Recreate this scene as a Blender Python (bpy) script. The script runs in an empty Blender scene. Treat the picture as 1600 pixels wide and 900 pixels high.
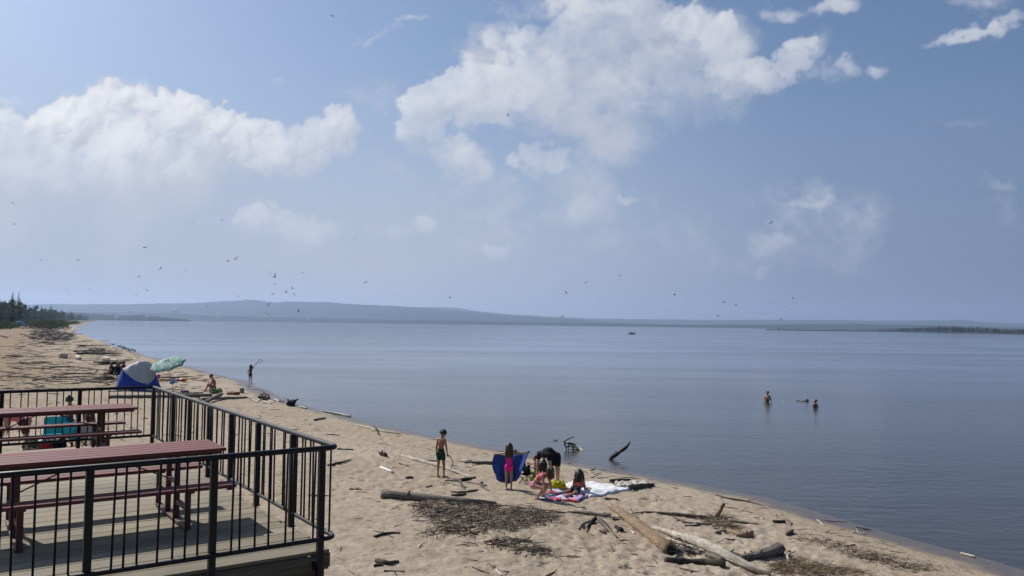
import bpy, bmesh, math, random, bisect
import numpy as np
from mathutils import Vector, Matrix, Euler, Quaternion
rnd = random.Random(7)
nrs = np.random.RandomState(11)
S = bpy.context.scene
COL = S.collection
PI = math.pi
V = Vector

# ------------------------------------------------------------------ camera
CAM_H = 5.0
FPX, PITCH, ROLL = 1250.6, 0.0456, 0.0130      # focal length in pixels of a 1600 wide frame
def ray(u, v):
    a, b = u-800.0, v-450.0
    c, s = math.cos(-ROLL), math.sin(-ROLL)
    a, b = c*a-s*b, s*a+c*b
    d = (a/FPX, 1.0, -b/FPX)
    return V((d[0], d[1]*math.cos(PITCH)-d[2]*math.sin(PITCH), d[1]*math.sin(PITCH)+d[2]*math.cos(PITCH)))
cam = bpy.data.cameras.new('camera')
camo = bpy.data.objects.new('camera', cam); COL.objects.link(camo)
camo.location = (0, 0, CAM_H)
cam.sensor_width = 36.0; cam.lens = 36.0*FPX/1600.0
cam.clip_start = 0.05; cam.clip_end = 60000
_f = V((0, math.cos(PITCH), math.sin(PITCH)))
_r = V((1, 0, 0)); _u = _r.cross(_f)
c_, s_ = math.cos(ROLL), math.sin(ROLL)
R_ = _r*c_ + _u*s_; U_ = -_r*s_ + _u*c_         # horizon runs down to the right
camo.rotation_euler = Matrix((R_, U_, -_f)).transposed().to_euler()
S.camera = camo

# ------------------------------------------------------------------ numpy noise
def _hash(ix, iy, seed):
    h = (ix.astype(np.int64)*374761393 + iy.astype(np.int64)*668265263 + seed*974634777) & 0x7fffffff
    h = ((h ^ (h >> 13))*1274126177) & 0x7fffffff
    return ((h ^ (h >> 16)) & 0xffff)/65535.0
def vnoise(x, y, seed=0):
    x = np.asarray(x, float); y = np.asarray(y, float)
    ix, iy = np.floor(x), np.floor(y)
    fx, fy = x-ix, y-iy
    fx = fx*fx*fx*(fx*(fx*6-15)+10); fy = fy*fy*fy*(fy*(fy*6-15)+10)
    a = _hash(ix, iy, seed); b = _hash(ix+1, iy, seed); c = _hash(ix, iy+1, seed); d = _hash(ix+1, iy+1, seed)
    return (a*(1-fx)+b*fx)*(1-fy) + (c*(1-fx)+d*fx)*fy
def snoise(x, y, seed=0):
    def h(ix, iy):
        k = (ix*374761393+iy*668265263+seed*974634777) & 0x7fffffff
        k = ((k ^ (k >> 13))*1274126177) & 0x7fffffff
        return ((k ^ (k >> 16)) & 0xffff)/65535.0
    ix, iy = math.floor(x), math.floor(y); fx, fy = x-ix, y-iy
    fx = fx*fx*(3-2*fx); fy = fy*fy*(3-2*fy)
    return (h(ix, iy)*(1-fx)+h(ix+1, iy)*fx)*(1-fy)+(h(ix, iy+1)*(1-fx)+h(ix+1, iy+1)*fx)*fy
def fbm(x, y, seed=0, n=4):
    t = 0; a = .5
    for k in range(n):
        t = t + a*vnoise(x*2**k, y*2**k, seed+k*17); a *= .5
    return t

# ------------------------------------------------------------------ shore and terrain
SHORE = np.array([(900,-2500),(200,-400),(40,-60),(20,-12),(14.5,6),(12,13),(10.7,16.9),(10.2,18.2),(9.5,19.8),(8.6,21.7),(7.6,23.8),(6.3,25.4),
 (4.6,27.2),(2.4,29.3),(.1,31.8),(-2.7,35),(-6,39),(-8.5,42.5),(-10.9,46),(-14,50.6),(-18.6,59.3),(-21.2,65.4),(-28.6,76.7),(-35.1,86.6),
 (-44.3,101),(-54.4,117.4),(-62.4,131.8),(-77.5,157),(-96.3,189),(-124.6,237),(-156.7,288),(-205,380),(-278,510),(-348,653),(-551,1038),
 (-900,1750),(-1500,2900),(-2600,3700),(-6000,5000)], float)
POLY = np.vstack([SHORE, [(-9000, 5000), (-9000, -2500)]])
def shore_dist(x, y):
    x = np.asarray(x, float).ravel(); y = np.asarray(y, float).ravel()
    best = np.full(x.shape, 1e12); inside = np.zeros(x.shape, bool)
    for i in range(len(SHORE)-1):
        ax, ay = SHORE[i]; bx, by = SHORE[i+1]
        dx, dy = bx-ax, by-ay
        t = np.clip(((x-ax)*dx+(y-ay)*dy)/(dx*dx+dy*dy), 0, 1)
        best = np.minimum(best, (x-ax-t*dx)**2+(y-ay-t*dy)**2)
    n = len(POLY)
    for i in range(n):
        ax, ay = POLY[i]; bx, by = POLY[(i+1) % n]
        if ay == by: continue
        c = ((ay > y) != (by > y)) & (x < (bx-ax)*(y-ay)/(by-ay)+ax)
        inside ^= c
    return np.sqrt(best)*np.where(inside, 1, -1)
def terrain(x, y, micro=True):
    x = np.asarray(x, float).ravel(); y = np.asarray(y, float).ravel()
    s = shore_dist(x, y)
    D = np.hypot(x, y)
    # small bays and cusps in the waterline
    s = s + (vnoise(x*.35, y*.35, 5)-.5)*.5*np.clip(D/60, .5, 3) + (vnoise(x*.07, y*.07, 6)-.5)*np.clip(D/50-.6, 0, 6)
    p = np.maximum(s, 0)
    z = np.where(s > 0, .5*(1-np.exp(-p/4))+np.minimum(.015*p, .8)+np.clip((p-25)*.02, 0, 2.0)*np.clip((D-180)/150, 0, 1), np.maximum(.055*s, -2.2))
    k = np.clip((s-1.2)/3, 0, 1)
    z = z + k*(fbm(x*.22, y*.22, 40, 2)-.37)*.16
    if micro:
        q = k*np.clip((90-D)/40, 0, 1)
        z = z + q*((fbm(x*.9, y*.9, 3, 3)-.44)*.05 + (fbm(x*3.1, y*3.1, 9, 4)-.46)*.075)
        # trodden sand: heel and toe dents, each with a pushed-up rim
        tr = np.clip((vnoise(x*.3, y*.3, 33)-.12)*2.2, 0, 1)
        for sc_, sd, dp_ in ((2.1, 51, .038), (3.3, 57, .024)):
            X, Y = x*sc_, y*sc_; ix, iy = np.floor(X), np.floor(Y); best = np.full(x.shape, 9.0)
            for dx in (-1, 0, 1):
                for dy in (-1, 0, 1):
                    cx, cy = ix+dx, iy+dy; an = _hash(cx, cy, sd+3)*6.28
                    px, py = X-cx-.2-.6*_hash(cx, cy, sd), Y-cy-.2-.6*_hash(cx, cy, sd+9)
                    c_, s_ = np.cos(an), np.sin(an)
                    d = np.hypot((c_*px+s_*py)*.62, -s_*px+c_*py)+np.where(_hash(cx, cy, sd+5) > .62, 9, 0)
                    best = np.minimum(best, d)
            z = z + q*tr*dp_*(.45*np.exp(-((best-.34)/.09)**2)-np.clip(1-(best/.27)**2, 0, 1))
    return z
def zg(x, y): return float(terrain([x], [y])[0])
def GW(u, v, z=0.0):
    d = ray(u, v); k = (CAM_H-z)/-d.z
    return V((d.x*k, d.y*k, z))
def AT(u, v, depth):
    d = ray(u, v); return V((0, 0, CAM_H)) + d*(depth/d.y)

# ------------------------------------------------------------------ tagging and mesh helpers
def tag(o, label=None, cat=None, group=None, kind=None):
    if label: o['label'] = label
    if cat: o['category'] = cat
    if group: o['group'] = group
    if kind: o['kind'] = kind
    return o
def empty(name, loc, label=None, cat=None, group=None, rz=0.0):
    o = bpy.data.objects.new(name, None); COL.objects.link(o)
    o.location = loc; o.rotation_euler = (0, 0, rz); o.empty_display_size = .1
    return tag(o, label, cat, group)
def link(name, me, mat=None, parent=None, loc=None):
    o = bpy.data.objects.new(name, me); COL.objects.link(o)
    if mat is not None:
        for m in (mat if isinstance(mat, (list, tuple)) else [mat]): me.materials.append(m)
    if parent is not None: o.parent = parent
    if loc is not None: o.location = loc
    return o
def copy_tree(o, parent=None):
    c = o.copy(); COL.objects.link(c)
    if parent is not None: c.parent = parent
    for ch in [k for k in bpy.data.objects if k.parent == o]: copy_tree(ch, c)
    return c
class MB:
    """collects shapes, builds them as one mesh object"""
    def __init__(s): s.v = []; s.f = []; s.m = []; s.sm = []; s.t = []
    def add(s, vs, fs, mi=0, smooth=False, tone=0.5):
        n = len(s.v); s.v += [tuple(p) for p in vs]
        s.f += [tuple(i+n for i in f) for f in fs]; s.m += [mi]*len(fs); s.sm += [smooth]*len(fs); s.t += [tone]*len(vs)
        return s
    def box(s, c, size, M=None, mi=0, tone=.5, bev=0.0):
        sx, sy, sz = [k/2 for k in size]; c = V(c)
        if bev > 0:
            b = min(bev, sx*.9, sy*.9, sz*.9)
            bm = bmesh.new(); bmesh.ops.create_cube(bm, size=1)
            for q in bm.verts: q.co = V((q.co.x*2*sx, q.co.y*2*sy, q.co.z*2*sz))
            bmesh.ops.bevel(bm, geom=list(bm.edges), offset=b, segments=1, affect='EDGES', profile=.5)
            bm.verts.index_update()
            vs = [q.co.copy() for q in bm.verts]; fs = [[q.index for q in f.verts] for f in bm.faces]; bm.free()
        else:
            vs = [V((x, y, z)) for x in (-sx, sx) for y in (-sy, sy) for z in (-sz, sz)]
            fs = [(0,1,3,2),(4,6,7,5),(0,4,5,1),(2,3,7,6),(0,2,6,4),(1,5,7,3)]
        vs = [(M @ q if M is not None else q)+c for q in vs]
        return s.add(vs, fs, mi, False, tone)
    def bar(s, a, b, w, h, up=V((0,0,1)), mi=0, tone=.5, bev=0.0):
        a, b = V(a), V(b); x = (b-a); L = x.length; x = x/L
        y = up.cross(x)
        if y.length < 1e-4: y = V((1,0,0)).cross(x)
        y.normalize(); z = x.cross(y)
        return s.box((a+b)/2, (L, w, h), Matrix((x, y, z)).transposed(), mi, tone, bev)
    def tube(s, pts, rad, n=8, mi=0, cap=True, smooth=True, tone=.5, wob=None):
        pts = [V(p) for p in pts]; k = len(pts)
        if not isinstance(rad, (list, tuple, np.ndarray)): rad = [rad]*k
        t0 = (pts[1]-pts[0]).normalized()
        a = V((0,0,1)) if abs(t0.z) < .9 else V((1,0,0))
        x = a.cross(t0).normalized(); vs = []
        for i in range(k):
            t = (pts[min(i+1,k-1)]-pts[max(i-1,0)]).normalized()
            x = (x-t*x.dot(t)).normalized(); y = t.cross(x)
            for j in range(n):
                an = 2*PI*j/n; r = rad[i]*(wob(i, j) if wob else 1)
                vs.append(pts[i]+x*math.cos(an)*r+y*math.sin(an)*r)
        fs = [(i*n+j, i*n+(j+1)%n, (i+1)*n+(j+1)%n, (i+1)*n+j) for i in range(k-1) for j in range(n)]
        if cap: fs += [tuple(reversed(range(n))), tuple((k-1)*n+j for j in range(n))]
        return s.add(vs, fs, mi, smooth, tone)
    def ball(s, c, r, seg=12, rings=8, M=None, mi=0, tone=.5):
        c = V(c); r = V(r) if not isinstance(r, (int, float)) else V((r, r, r))
        vs = []; fs = []
        for i in range(1, rings):
            th = PI*i/rings
            for j in range(seg):
                ph = 2*PI*j/seg; q = V((math.sin(th)*math.cos(ph)*r.x, math.sin(th)*math.sin(ph)*r.y, math.cos(th)*r.z))
                vs.append((M @ q if M is not None else q)+c)
        top = V((0,0,r.z)); bot = -top
        vs += [(M @ top if M is not None else top)+c, (M @ bot if M is not None else bot)+c]
        for i in range(rings-2):
            for j in range(seg): fs.append((i*seg+j, (i+1)*seg+j, (i+1)*seg+(j+1)%seg, i*seg+(j+1)%seg))
        nt = len(vs)-2
        for j in range(seg):
            fs.append((nt, j, (j+1)%seg)); fs.append((nt+1, (rings-2)*seg+(j+1)%seg, (rings-2)*seg+j))
        return s.add(vs, fs, mi, True, tone)
    def mesh(s, name):
        me = bpy.data.meshes.new(name); me.from_pydata(s.v, [], s.f)
        me.polygons.foreach_set('material_index', s.m); me.polygons.foreach_set('use_smooth', s.sm)
        at = me.attributes.new('tone', 'FLOAT', 'POINT'); at.data.foreach_set('value', s.t)
        me.update(); return me
    def build(s, name, mat, parent=None, loc=None): return link(name, s.mesh(name), mat, parent, loc)
def smooth_poly(pts, n):
    """Catmull-Rom through pts, n steps per span"""
    P = [V(p) for p in pts]; P = [P[0]*2-P[1]]+P+[P[-1]*2-P[-2]]; out = []
    for i in range(1, len(P)-2):
        for k in range(n):
            t = k/n
            out.append(.5*((2*P[i])+(P[i+1]-P[i-1])*t+(2*P[i-1]-5*P[i]+4*P[i+1]-P[i+2])*t*t+(3*P[i]-P[i-1]-3*P[i+1]+P[i+2])*t**3))
    out.append(P[-2]); return out

# ------------------------------------------------------------------ materials
class NT:
    def __init__(s, tree): s.t = tree; s.n = tree.nodes; s.l = tree.links
    def new(s, typ, **k):
        n = s.n.new(typ)
        for a, b in k.items(): setattr(n, a, b)
        return n
    def put(s, sock, val):
        if isinstance(val, bpy.types.NodeSocket): s.l.new(val, sock)
        elif val is not None: sock.default_value = val
    def math(s, op, a, b=None, c=None, clamp=False):
        n = s.new('ShaderNodeMath', operation=op, use_clamp=clamp)
        for i, q in enumerate((a, b, c)):
            if q is not None: s.put(n.inputs[i], q)
        return n.outputs[0]
    def vmath(s, op, a, b=None, c=None):
        n = s.new('ShaderNodeVectorMath', operation=op)
        for i, q in enumerate((a, b, c)):
            if q is not None: s.put(n.inputs[i], q)
        return n.outputs['Value'] if op in ('LENGTH', 'DOT_PRODUCT', 'DISTANCE') else n.outputs[0]
    def noise(s, vec, scale, detail=4, rough=.55, dist=0.0, dim='3D'):
        n = s.new('ShaderNodeTexNoise', noise_dimensions=dim)
        s.put(n.inputs['Vector'], vec)
        n.inputs['Scale'].default_value = scale; n.inputs['Detail'].default_value = detail
        n.inputs['Roughness'].default_value = rough; n.inputs['Distortion'].default_value = dist
        return n.outputs['Fac']
    def ramp(s, fac, stops, interp='LINEAR'):
        n = s.new('ShaderNodeValToRGB'); n.color_ramp.interpolation = interp
        e = n.color_ramp.elements
        while len(e) < len(stops): e.new(.5)
        for q, (p, c) in zip(e, stops):
            q.position = p; q.color = (c[0], c[1], c[2], 1) if not isinstance(c, (int, float)) else (c, c, c, 1)
        s.put(n.inputs[0], fac); return n.outputs[0]
    def mix(s, fac, a, b, mode='MIX'):
        n = s.new('ShaderNodeMix', data_type='RGBA', blend_type=mode)
        s.put(n.inputs[0], fac)
        for i, q in ((6, a), (7, b)):
            if isinstance(q, (tuple, list)): q = (q[0], q[1], q[2], 1)
            s.put(n.inputs[i], q)
        return n.outputs[2]
    def mapr(s, v, a, b, c, d, interp='LINEAR'):
        n = s.new('ShaderNodeMapRange', interpolation_type=interp)
        for i, q in enumerate((v, a, b, c, d)): s.put(n.inputs[i], q)
        return n.outputs[0]
    def bump(s, h, strength=.5, dist=.02, normal=None):
        n = s.new('ShaderNodeBump'); s.put(n.inputs['Height'], h)
        s.put(n.inputs['Strength'], strength); n.inputs['Distance'].default_value = dist
        if normal is not None: s.put(n.inputs['Normal'], normal)
        return n.outputs[0]
def material(name):
    m = bpy.data.materials.new(name); m.use_nodes = True
    t = NT(m.node_tree); b = t.n['Principled BSDF']
    return m, t, b
def mat_plain(name, col, rough=.7, var=.15, scale=8, bump=.0, spec=.4, metal=0.0, bscale=40):
    m, t, b = material(name)
    co = t.new('ShaderNodeTexCoord').outputs['Object']
    n = t.noise(co, scale, 4)
    lo = [c*(1-var) for c in col]; hi = [min(c*(1+var), 1) for c in col]
    t.put(b.inputs['Base Color'], t.ramp(n, [(.3, lo), (.7, hi)]))
    b.inputs['Roughness'].default_value = rough; b.inputs['Metallic'].default_value = metal
    b.inputs['Specular IOR Level'].default_value = spec
    if bump: t.put(b.inputs['Normal'], t.bump(t.noise(co, bscale, 3), bump, .01))
    return m
def mat_wood(name, dark, mid, light, bump=.6, stretch=(1.2, 14, 14), rough=.85):
    m, t, b = material(name)
    co = t.new('ShaderNodeTexCoord').outputs['Object']
    mp = t.new('ShaderNodeMapping'); t.put(mp.inputs[0], co); mp.inputs['Scale'].default_value = stretch
    g = t.noise(mp.outputs[0], 2.2, 6, .65, .6); big = t.noise(co, 1.7, 3)
    c = t.ramp(g, [(.28, dark), (.5, mid), (.72, light)])
    oi = t.new('ShaderNodeObjectInfo').outputs['Random']
    k = t.math('ADD', t.math('MULTIPLY', big, .7), t.math('MULTIPLY', oi, .35))
    c = t.mix(1.0, c, t.ramp(k, [(.15, .62), (.85, 1.25)]), 'MULTIPLY')
    crack = t.noise(mp.outputs[0], 5, 3, .6, .2)
    c = t.mix(t.math('MULTIPLY', t.mapr(crack, .56, .64, 0, 1), .8), c, [q*.4 for q in dark])
    t.put(b.inputs['Base Color'], c); b.inputs['Roughness'].default_value = rough
    b.inputs['Specular IOR Level'].default_value = .25
    t.put(b.inputs['Normal'], t.bump(t.math('SUBTRACT', g, t.math('MULTIPLY', t.mapr(crack, .54, .64, 0, 1), .8)), bump, .03))
    return m
# ------------------------------------------------------------------ light, sky
SUN_EL, SUN_AZ = math.radians(41), math.radians(-52.3)
TOSUN = V((math.sin(SUN_AZ)*math.cos(SUN_EL), math.cos(SUN_AZ)*math.cos(SUN_EL), math.sin(SUN_EL)))
sl = bpy.data.lights.new('sun', 'SUN'); sl.energy = 5.0; sl.angle = math.radians(.6); sl.color = (1, .96, .90)
so = bpy.data.objects.new('sun', sl); COL.objects.link(so); so.rotation_euler = TOSUN.to_track_quat('Z', 'Y').to_euler()
S.view_settings.view_transform = 'Standard'; S.view_settings.look = 'None'
S.view_settings.exposure = 0.07; S.view_settings.gamma = 1.0; S.view_settings.use_curve_mapping = False
S.cycles.use_denoising = True; S.cycles.max_bounces = 6; S.cycles.transparent_max_bounces = 12
S.cycles.diffuse_bounces = 2; S.cycles.glossy_bounces = 3; S.cycles.volume_bounces = 0
S.cycles.caustics_reflective = False; S.cycles.caustics_refractive = False
S.cycles.sample_clamp_indirect = 4.0

world = bpy.data.worlds.new('World'); S.world = world; world.use_nodes = True
wt = NT(world.node_tree)
bgn = wt.n['Background']
skyn = wt.new('ShaderNodeTexSky', sky_type='NISHITA'); skyn.sun_disc = False
skyn.sun_elevation = SUN_EL; skyn.sun_rotation = SUN_AZ % (2*PI); skyn.air_density = 1.0; skyn.dust_density = 1.6; skyn.ozone_density = 2.2
SKY_K = .066
# clouds of the day: heaps given by where they stand in the sky, built from many rounded puffs,
# lit from the sun's side and kept as a map over azimuth and elevation
# u, v, half width, half height, weight, softness, tilt
CLOUDS = [(183,160,48,26,1.0,0,0),(285,185,74,34,1.0,0,0),(105,200,66,34,1.0,0,0),(345,195,42,30,.95,0,0),(385,220,50,28,.9,.1,0),(430,228,46,22,.85,.2,0),(520,205,44,32,.9,.3,0),(470,252,80,38,.7,.7,0),(245,225,150,40,1,.1,0),(30,222,100,40,.95,.3,0),(445,238,70,34,.95,.25,0),(160,258,210,58,.95,.5,0),
 (45,240,80,36,.95,.25,0),(200,262,190,62,1.0,.7,0),(70,300,240,76,1.0,1,0),(300,310,200,80,.65,1,0),(180,350,260,80,.5,1,0),(600,270,160,120,.30,1,0),
 (860,125,150,80,.9,.55,0),(1000,75,160,70,.9,.55,0),(735,150,84,44,1.0,.28,0),(668,165,40,32,.9,.22,0),(662,205,40,36,.85,.3,0),(1100,42,52,30,.95,.15,0),(955,6,100,28,.9,.6,0),(840,20,60,26,.35,1,0),(1040,140,130,56,.8,.6,0),
 (1180,122,70,26,.85,.2,-15),(1255,86,40,22,.9,.15,-40),(1285,108,46,14,.6,.5,0),(1325,102,18,11,.7,.35,0),(1370,102,16,11,.65,.35,0),(1130,106,36,22,.8,.2,0),(920,205,130,40,.8,.8,0),(725,255,44,36,.75,.4,15),(768,190,40,12,.9,.2,0),
 (850,250,48,30,.75,.35,0),(900,298,60,46,.55,.6,25),(880,338,66,18,.5,.6,-20),(820,318,50,36,.3,1,0),
 (612,44,46,7,.8,.35,-30),(580,64,28,8,.75,.35,-15),(648,27,26,4.5,.8,.35,0),(430,128,16,6,.55,.6,0),(410,340,34,24,1.0,.3,0),(470,362,66,20,.9,.6,0),(590,318,76,22,.6,1,0),(606,366,38,14,1.0,.4,0),(661,355,22,11,1.0,.3,0),(775,387,22,10,.95,.4,0),
 (1222,22,34,14,.75,.4,0),(1302,8,36,12,.75,.4,0),(1262,315,50,9,.42,.7,0),(1370,335,190,36,.30,1,0),(1206,383,34,14,.62,.6,0),(1200,428,10,7,.65,.4,0),(1548,335,40,36,.28,1,0),(1545,285,40,7,.45,.7,0),(10,160,30,9,.55,.6,0),(1480,186,40,6,.35,.8,0),(980,314,20,7,.55,.5,0),
 (1190,370,200,54,.2,1,0),(600,410,300,46,.22,1,0),(100,400,180,40,.36,1,0),(1520,48,74,8,.85,.5,-11),(1592,33,50,8,.8,.5,-8),(1560,5,50,12,.45,.8,0)]
CW, CH, CA, CE0, CE1 = 2048, 768, .76, -.02, .50
ga = (np.arange(CW)+.5)/CW*2*CA-CA; ge = (np.arange(CH)+.5)/CH*(CE1-CE0)+CE0
GA, GE = np.meshgrid(ga, ge)
dx_, dy_, dz_ = np.sin(GA)*np.cos(GE), np.cos(GA)*np.cos(GE), np.sin(GE)
yc_ = dy_*math.cos(PITCH)+dz_*math.sin(PITCH); zc_ = -dy_*math.sin(PITCH)+dz_*math.cos(PITCH)
a_, b_ = FPX*dx_/yc_, -FPX*zc_/yc_
UU = 800+math.cos(ROLL)*a_-math.sin(ROLL)*b_; VV = 450+math.sin(ROLL)*a_+math.cos(ROLL)*b_
def sstep(x, a, b):
    t = np.clip((x-a)/(b-a), 0, 1); return t*t*(3-2*t)
def blur(a, n):
    for _ in range(2):
        for ax in (0, 1):
            c = np.cumsum(np.pad(a, [(n+1, n) if k == ax else (0, 0) for k in (0, 1)], mode='edge'), axis=ax)
            m = a.shape[ax]
            a = (np.take(c, np.arange(2*n+1, 2*n+1+m), ax)-np.take(c, np.arange(0, m), ax))/(2*n+1)
    return a
n60a, n60b = fbm(UU/70, VV/60, 61, 5)-.48, fbm(UU/70, VV/60, 62, 5)-.48
n15a, n15b = fbm(UU/16, VV/14, 65, 4)-.47, fbm(UU/16, VV/14, 66, 4)-.47
n6a, n6b = fbm(UU/7, VV/6.5, 68, 3)-.44, fbm(UU/7, VV/6.5, 69, 3)-.44
wu, wv = UU+40*n60a+22*n15a+8*n6a, VV+34*n60b+18*n15b+7*n6b
pu, pv = UU+30*n60a+24*n15a+9*n6a, VV+26*n60b+22*n15b+9*n6b
field = np.full(UU.shape, -1.0); flit = np.full(UU.shape, .16)
hgt = np.zeros(UU.shape); palpha = np.zeros(UU.shape); crisp = np.zeros(UU.shape)
def toward(a, k): return np.roll(np.roll(a, int(.62*k), 1), -int(.78*k), 0)
CR = random.Random(12)
def cell(u, v):      # map index of a view point
    d = ray(u, v); a = math.atan2(d.x, d.y); e = math.asin(d.normalized().z)
    return (a+CA)/(2*CA)*CW, (e-CE0)/(CE1-CE0)*CH
for u, v, hw, hh, w, sf, an in CLOUDS:
    c, s = math.cos(math.radians(an)), math.sin(math.radians(an))
    p, q = wu-u, wv-v
    p, q = (c*p+s*q)/(hw*1.3), (-s*p+c*q)/(hh*1.35)
    f = w*(1-(p*p+q*q))*(1.0 if sf > .5 or hh < 15 else .85); field = np.maximum(field, f)
    if hh < 30 and sf < .72: flit = np.maximum(flit, .16+.42*np.clip(1.6*(1-(p*p+q*q)), 0, 1)*(.7+.3*np.clip(-q*1.5, -1, 1)))
    if sf > .65 or hh < 15: continue
    N = int(10+hw*hh/(26 if sf < .3 else 40)); N = min(N, 190)
    for k in range(N):
        a = CR.random()*2*PI; r = CR.random()**.42
        x, y = r*math.cos(a), r*math.sin(a)
        size = min(hh, 50)*(.22+.60*CR.random()**2.2)*(1.2-.5*r)
        X, Y_ = u+(c*x*hw-s*y*hh), v+(s*x*hw+c*y*hh)
        i, j = cell(X, Y_); R_px = size*1.25+34
        kx, ky = CW/(2*CA)/FPX, CH/(CE1-CE0)/FPX
        i0, i1 = max(0, int(i-R_px*kx*1.3)), min(CW, int(i+R_px*kx*1.3)+1); j0, j1 = max(0, int(j-R_px*ky*1.3)), min(CH, int(j+R_px*ky*1.3)+1)
        if i0 >= i1 or j0 >= j1: continue
        du, dv = pu[j0:j1, i0:i1]-X, pv[j0:j1, i0:i1]-Y_
        d2 = (du*du+dv*dv*1.1)/(size*size)
        hh_ = np.sqrt(np.clip(1-d2, 0, 1))*size
        dome = (1-min(1, x*x+y*y))*min(hh, 40)*.55
        hn = np.where(hh_ > 0, hh_+dome, 0)
        hgt[j0:j1, i0:i1] = np.maximum(hgt[j0:j1, i0:i1], hn)
        low = max(0.0, y)      # the undersides dissolve
        op = w*(1-.45*low)*(1-.75*sf)
        e0 = .14+1.3*sf+.5*low
        crisp[j0:j1, i0:i1] = np.maximum(crisp[j0:j1, i0:i1], (1-min(1, 2.6*sf))*(1-.6*low)*sstep(1-d2, -.3, .6))
        palpha[j0:j1, i0:i1] = np.maximum(palpha[j0:j1, i0:i1], op*sstep(1-d2, 0, e0+.12))
fb = fbm(UU/95, VV/75, 71, 7)-.49
falpha = .80*sstep(field+fb*1.35+n15a*.6+n6a*.3, .02, 1.0)
thin = np.clip(.80+1.1*fb, .35, 1)
alpha = 1-(1-palpha*np.clip(.88+.5*fb+.25*n15a, 0, 1))*(1-falpha*thin)
alpha = np.clip(blur(alpha, 1)*1.12, 0, 1)
H = blur(hgt, 1)+n15a*9+n6a*2; Hs = blur(hgt, 5); Hl = blur(hgt, 22)
gv, gu = np.gradient(H); gvs, gus = np.gradient(Hs)
gu, gv = gu+1.2*gus, gv+1.2*gvs     # v index grows upward
nl = np.sqrt(gu*gu+gv*gv+1.6)
lam = (-gu*-(-.62)+-gv*(.62)+1.15*.55)/nl if False else ((.62*gu-.62*gv)*1.0+.9)/nl
ck = .35+.65*blur(np.clip(crisp, 0, 1), 3)
big = np.clip(.5+.02*(blur(hgt, 9)-toward(blur(hgt, 9), 30)), 0, 1)
lit = .42+ck*(.36*np.clip(lam-.35, -.6, .9)+.012*(Hs-Hl))+.30*(big-.5)+.22*fb
body = sstep(field, -.2, 1.0)
lit = np.where(hgt > 0, lit, .42)
wgt = sstep(blur(palpha, 2), .1, .6)
lit = lit*wgt+(flit+.4*fb)*(1-wgt)
lit = np.clip(blur(lit, 1)-.12*sstep(VV, 190, 330)*(UU < 640), 0, 1)
cim = bpy.data.images.new('cloud_map', CW, CH, alpha=True, float_buffer=True); cim.colorspace_settings.name = 'Non-Color'
px = np.zeros((CH, CW, 4), np.float32); px[..., 0] = alpha; px[..., 1] = lit; px[..., 3] = 1
px[:2] = 0; px[-2:] = 0; px[:, :2] = 0; px[:, -2:] = 0
cim.pixels.foreach_set(px.ravel()); cim.update(); cim.pack()
tc = wt.new('ShaderNodeTexCoord').outputs['Generated']
sx = wt.new('ShaderNodeSeparateXYZ'); wt.put(sx.inputs[0], tc)
az = wt.math('ARCTAN2', sx.outputs[0], sx.outputs[1]); el = wt.math('ARCSINE', sx.outputs[2])
cb = wt.new('ShaderNodeCombineXYZ'); wt.put(cb.inputs[0], az); wt.put(cb.inputs[1], el)
P = cb.outputs[0]
it = wt.new('ShaderNodeTexImage', extension='CLIP', interpolation='Linear'); it.image = cim
wt.put(it.inputs[0], wt.vmath('MULTIPLY_ADD', P, (.5/CA, 1/(CE1-CE0), 0), (.5, -CE0/(CE1-CE0), 0)))
cs = wt.new('ShaderNodeSeparateColor'); wt.put(cs.inputs[0], it.outputs[0])
sky = wt.mix(1.0, skyn.outputs[0], (SKY_K, SKY_K, SKY_K), 'MULTIPLY')
sky = wt.mix(1.0, sky, (1.02, 1.17, 1.33), 'MULTIPLY')
# milky summer haze low in the sky
hz = wt.mapr(el, 0.0, .36, .92, .10, 'SMOOTHSTEP')
lr = wt.mapr(az, -.75, .75, 1.0, 0.0, 'SMOOTHSTEP')
hcol = wt.ramp(wt.mapr(az, -.75, .75, 0, 1), [(.08, (.345, .37, .44)), (.40, (.44, .475, .565)), (.56, (.365, .42, .54)), (.74, (.21, .265, .41)), (.92, (.150, .20, .33))])
sky = wt.mix(hz, sky, hcol)
fade = wt.mapr(el, .0, .21, .25, 1.0, 'SMOOTHSTEP')
alpha = wt.math('MULTIPLY', cs.outputs[0], fade); lit = cs.outputs[1]
cl_dark = wt.mix(lr, (.40, .445, .555), (.455, .48, .555)); cl_lit = wt.mix(lr, (.66, .68, .74), (.88, .875, .88))
ccol = wt.mix(lit, cl_dark, cl_lit)
sky = wt.mix(alpha, sky, ccol)
wt.put(bgn.inputs[0], sky); bgn.inputs[1].default_value = 1.0

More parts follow.
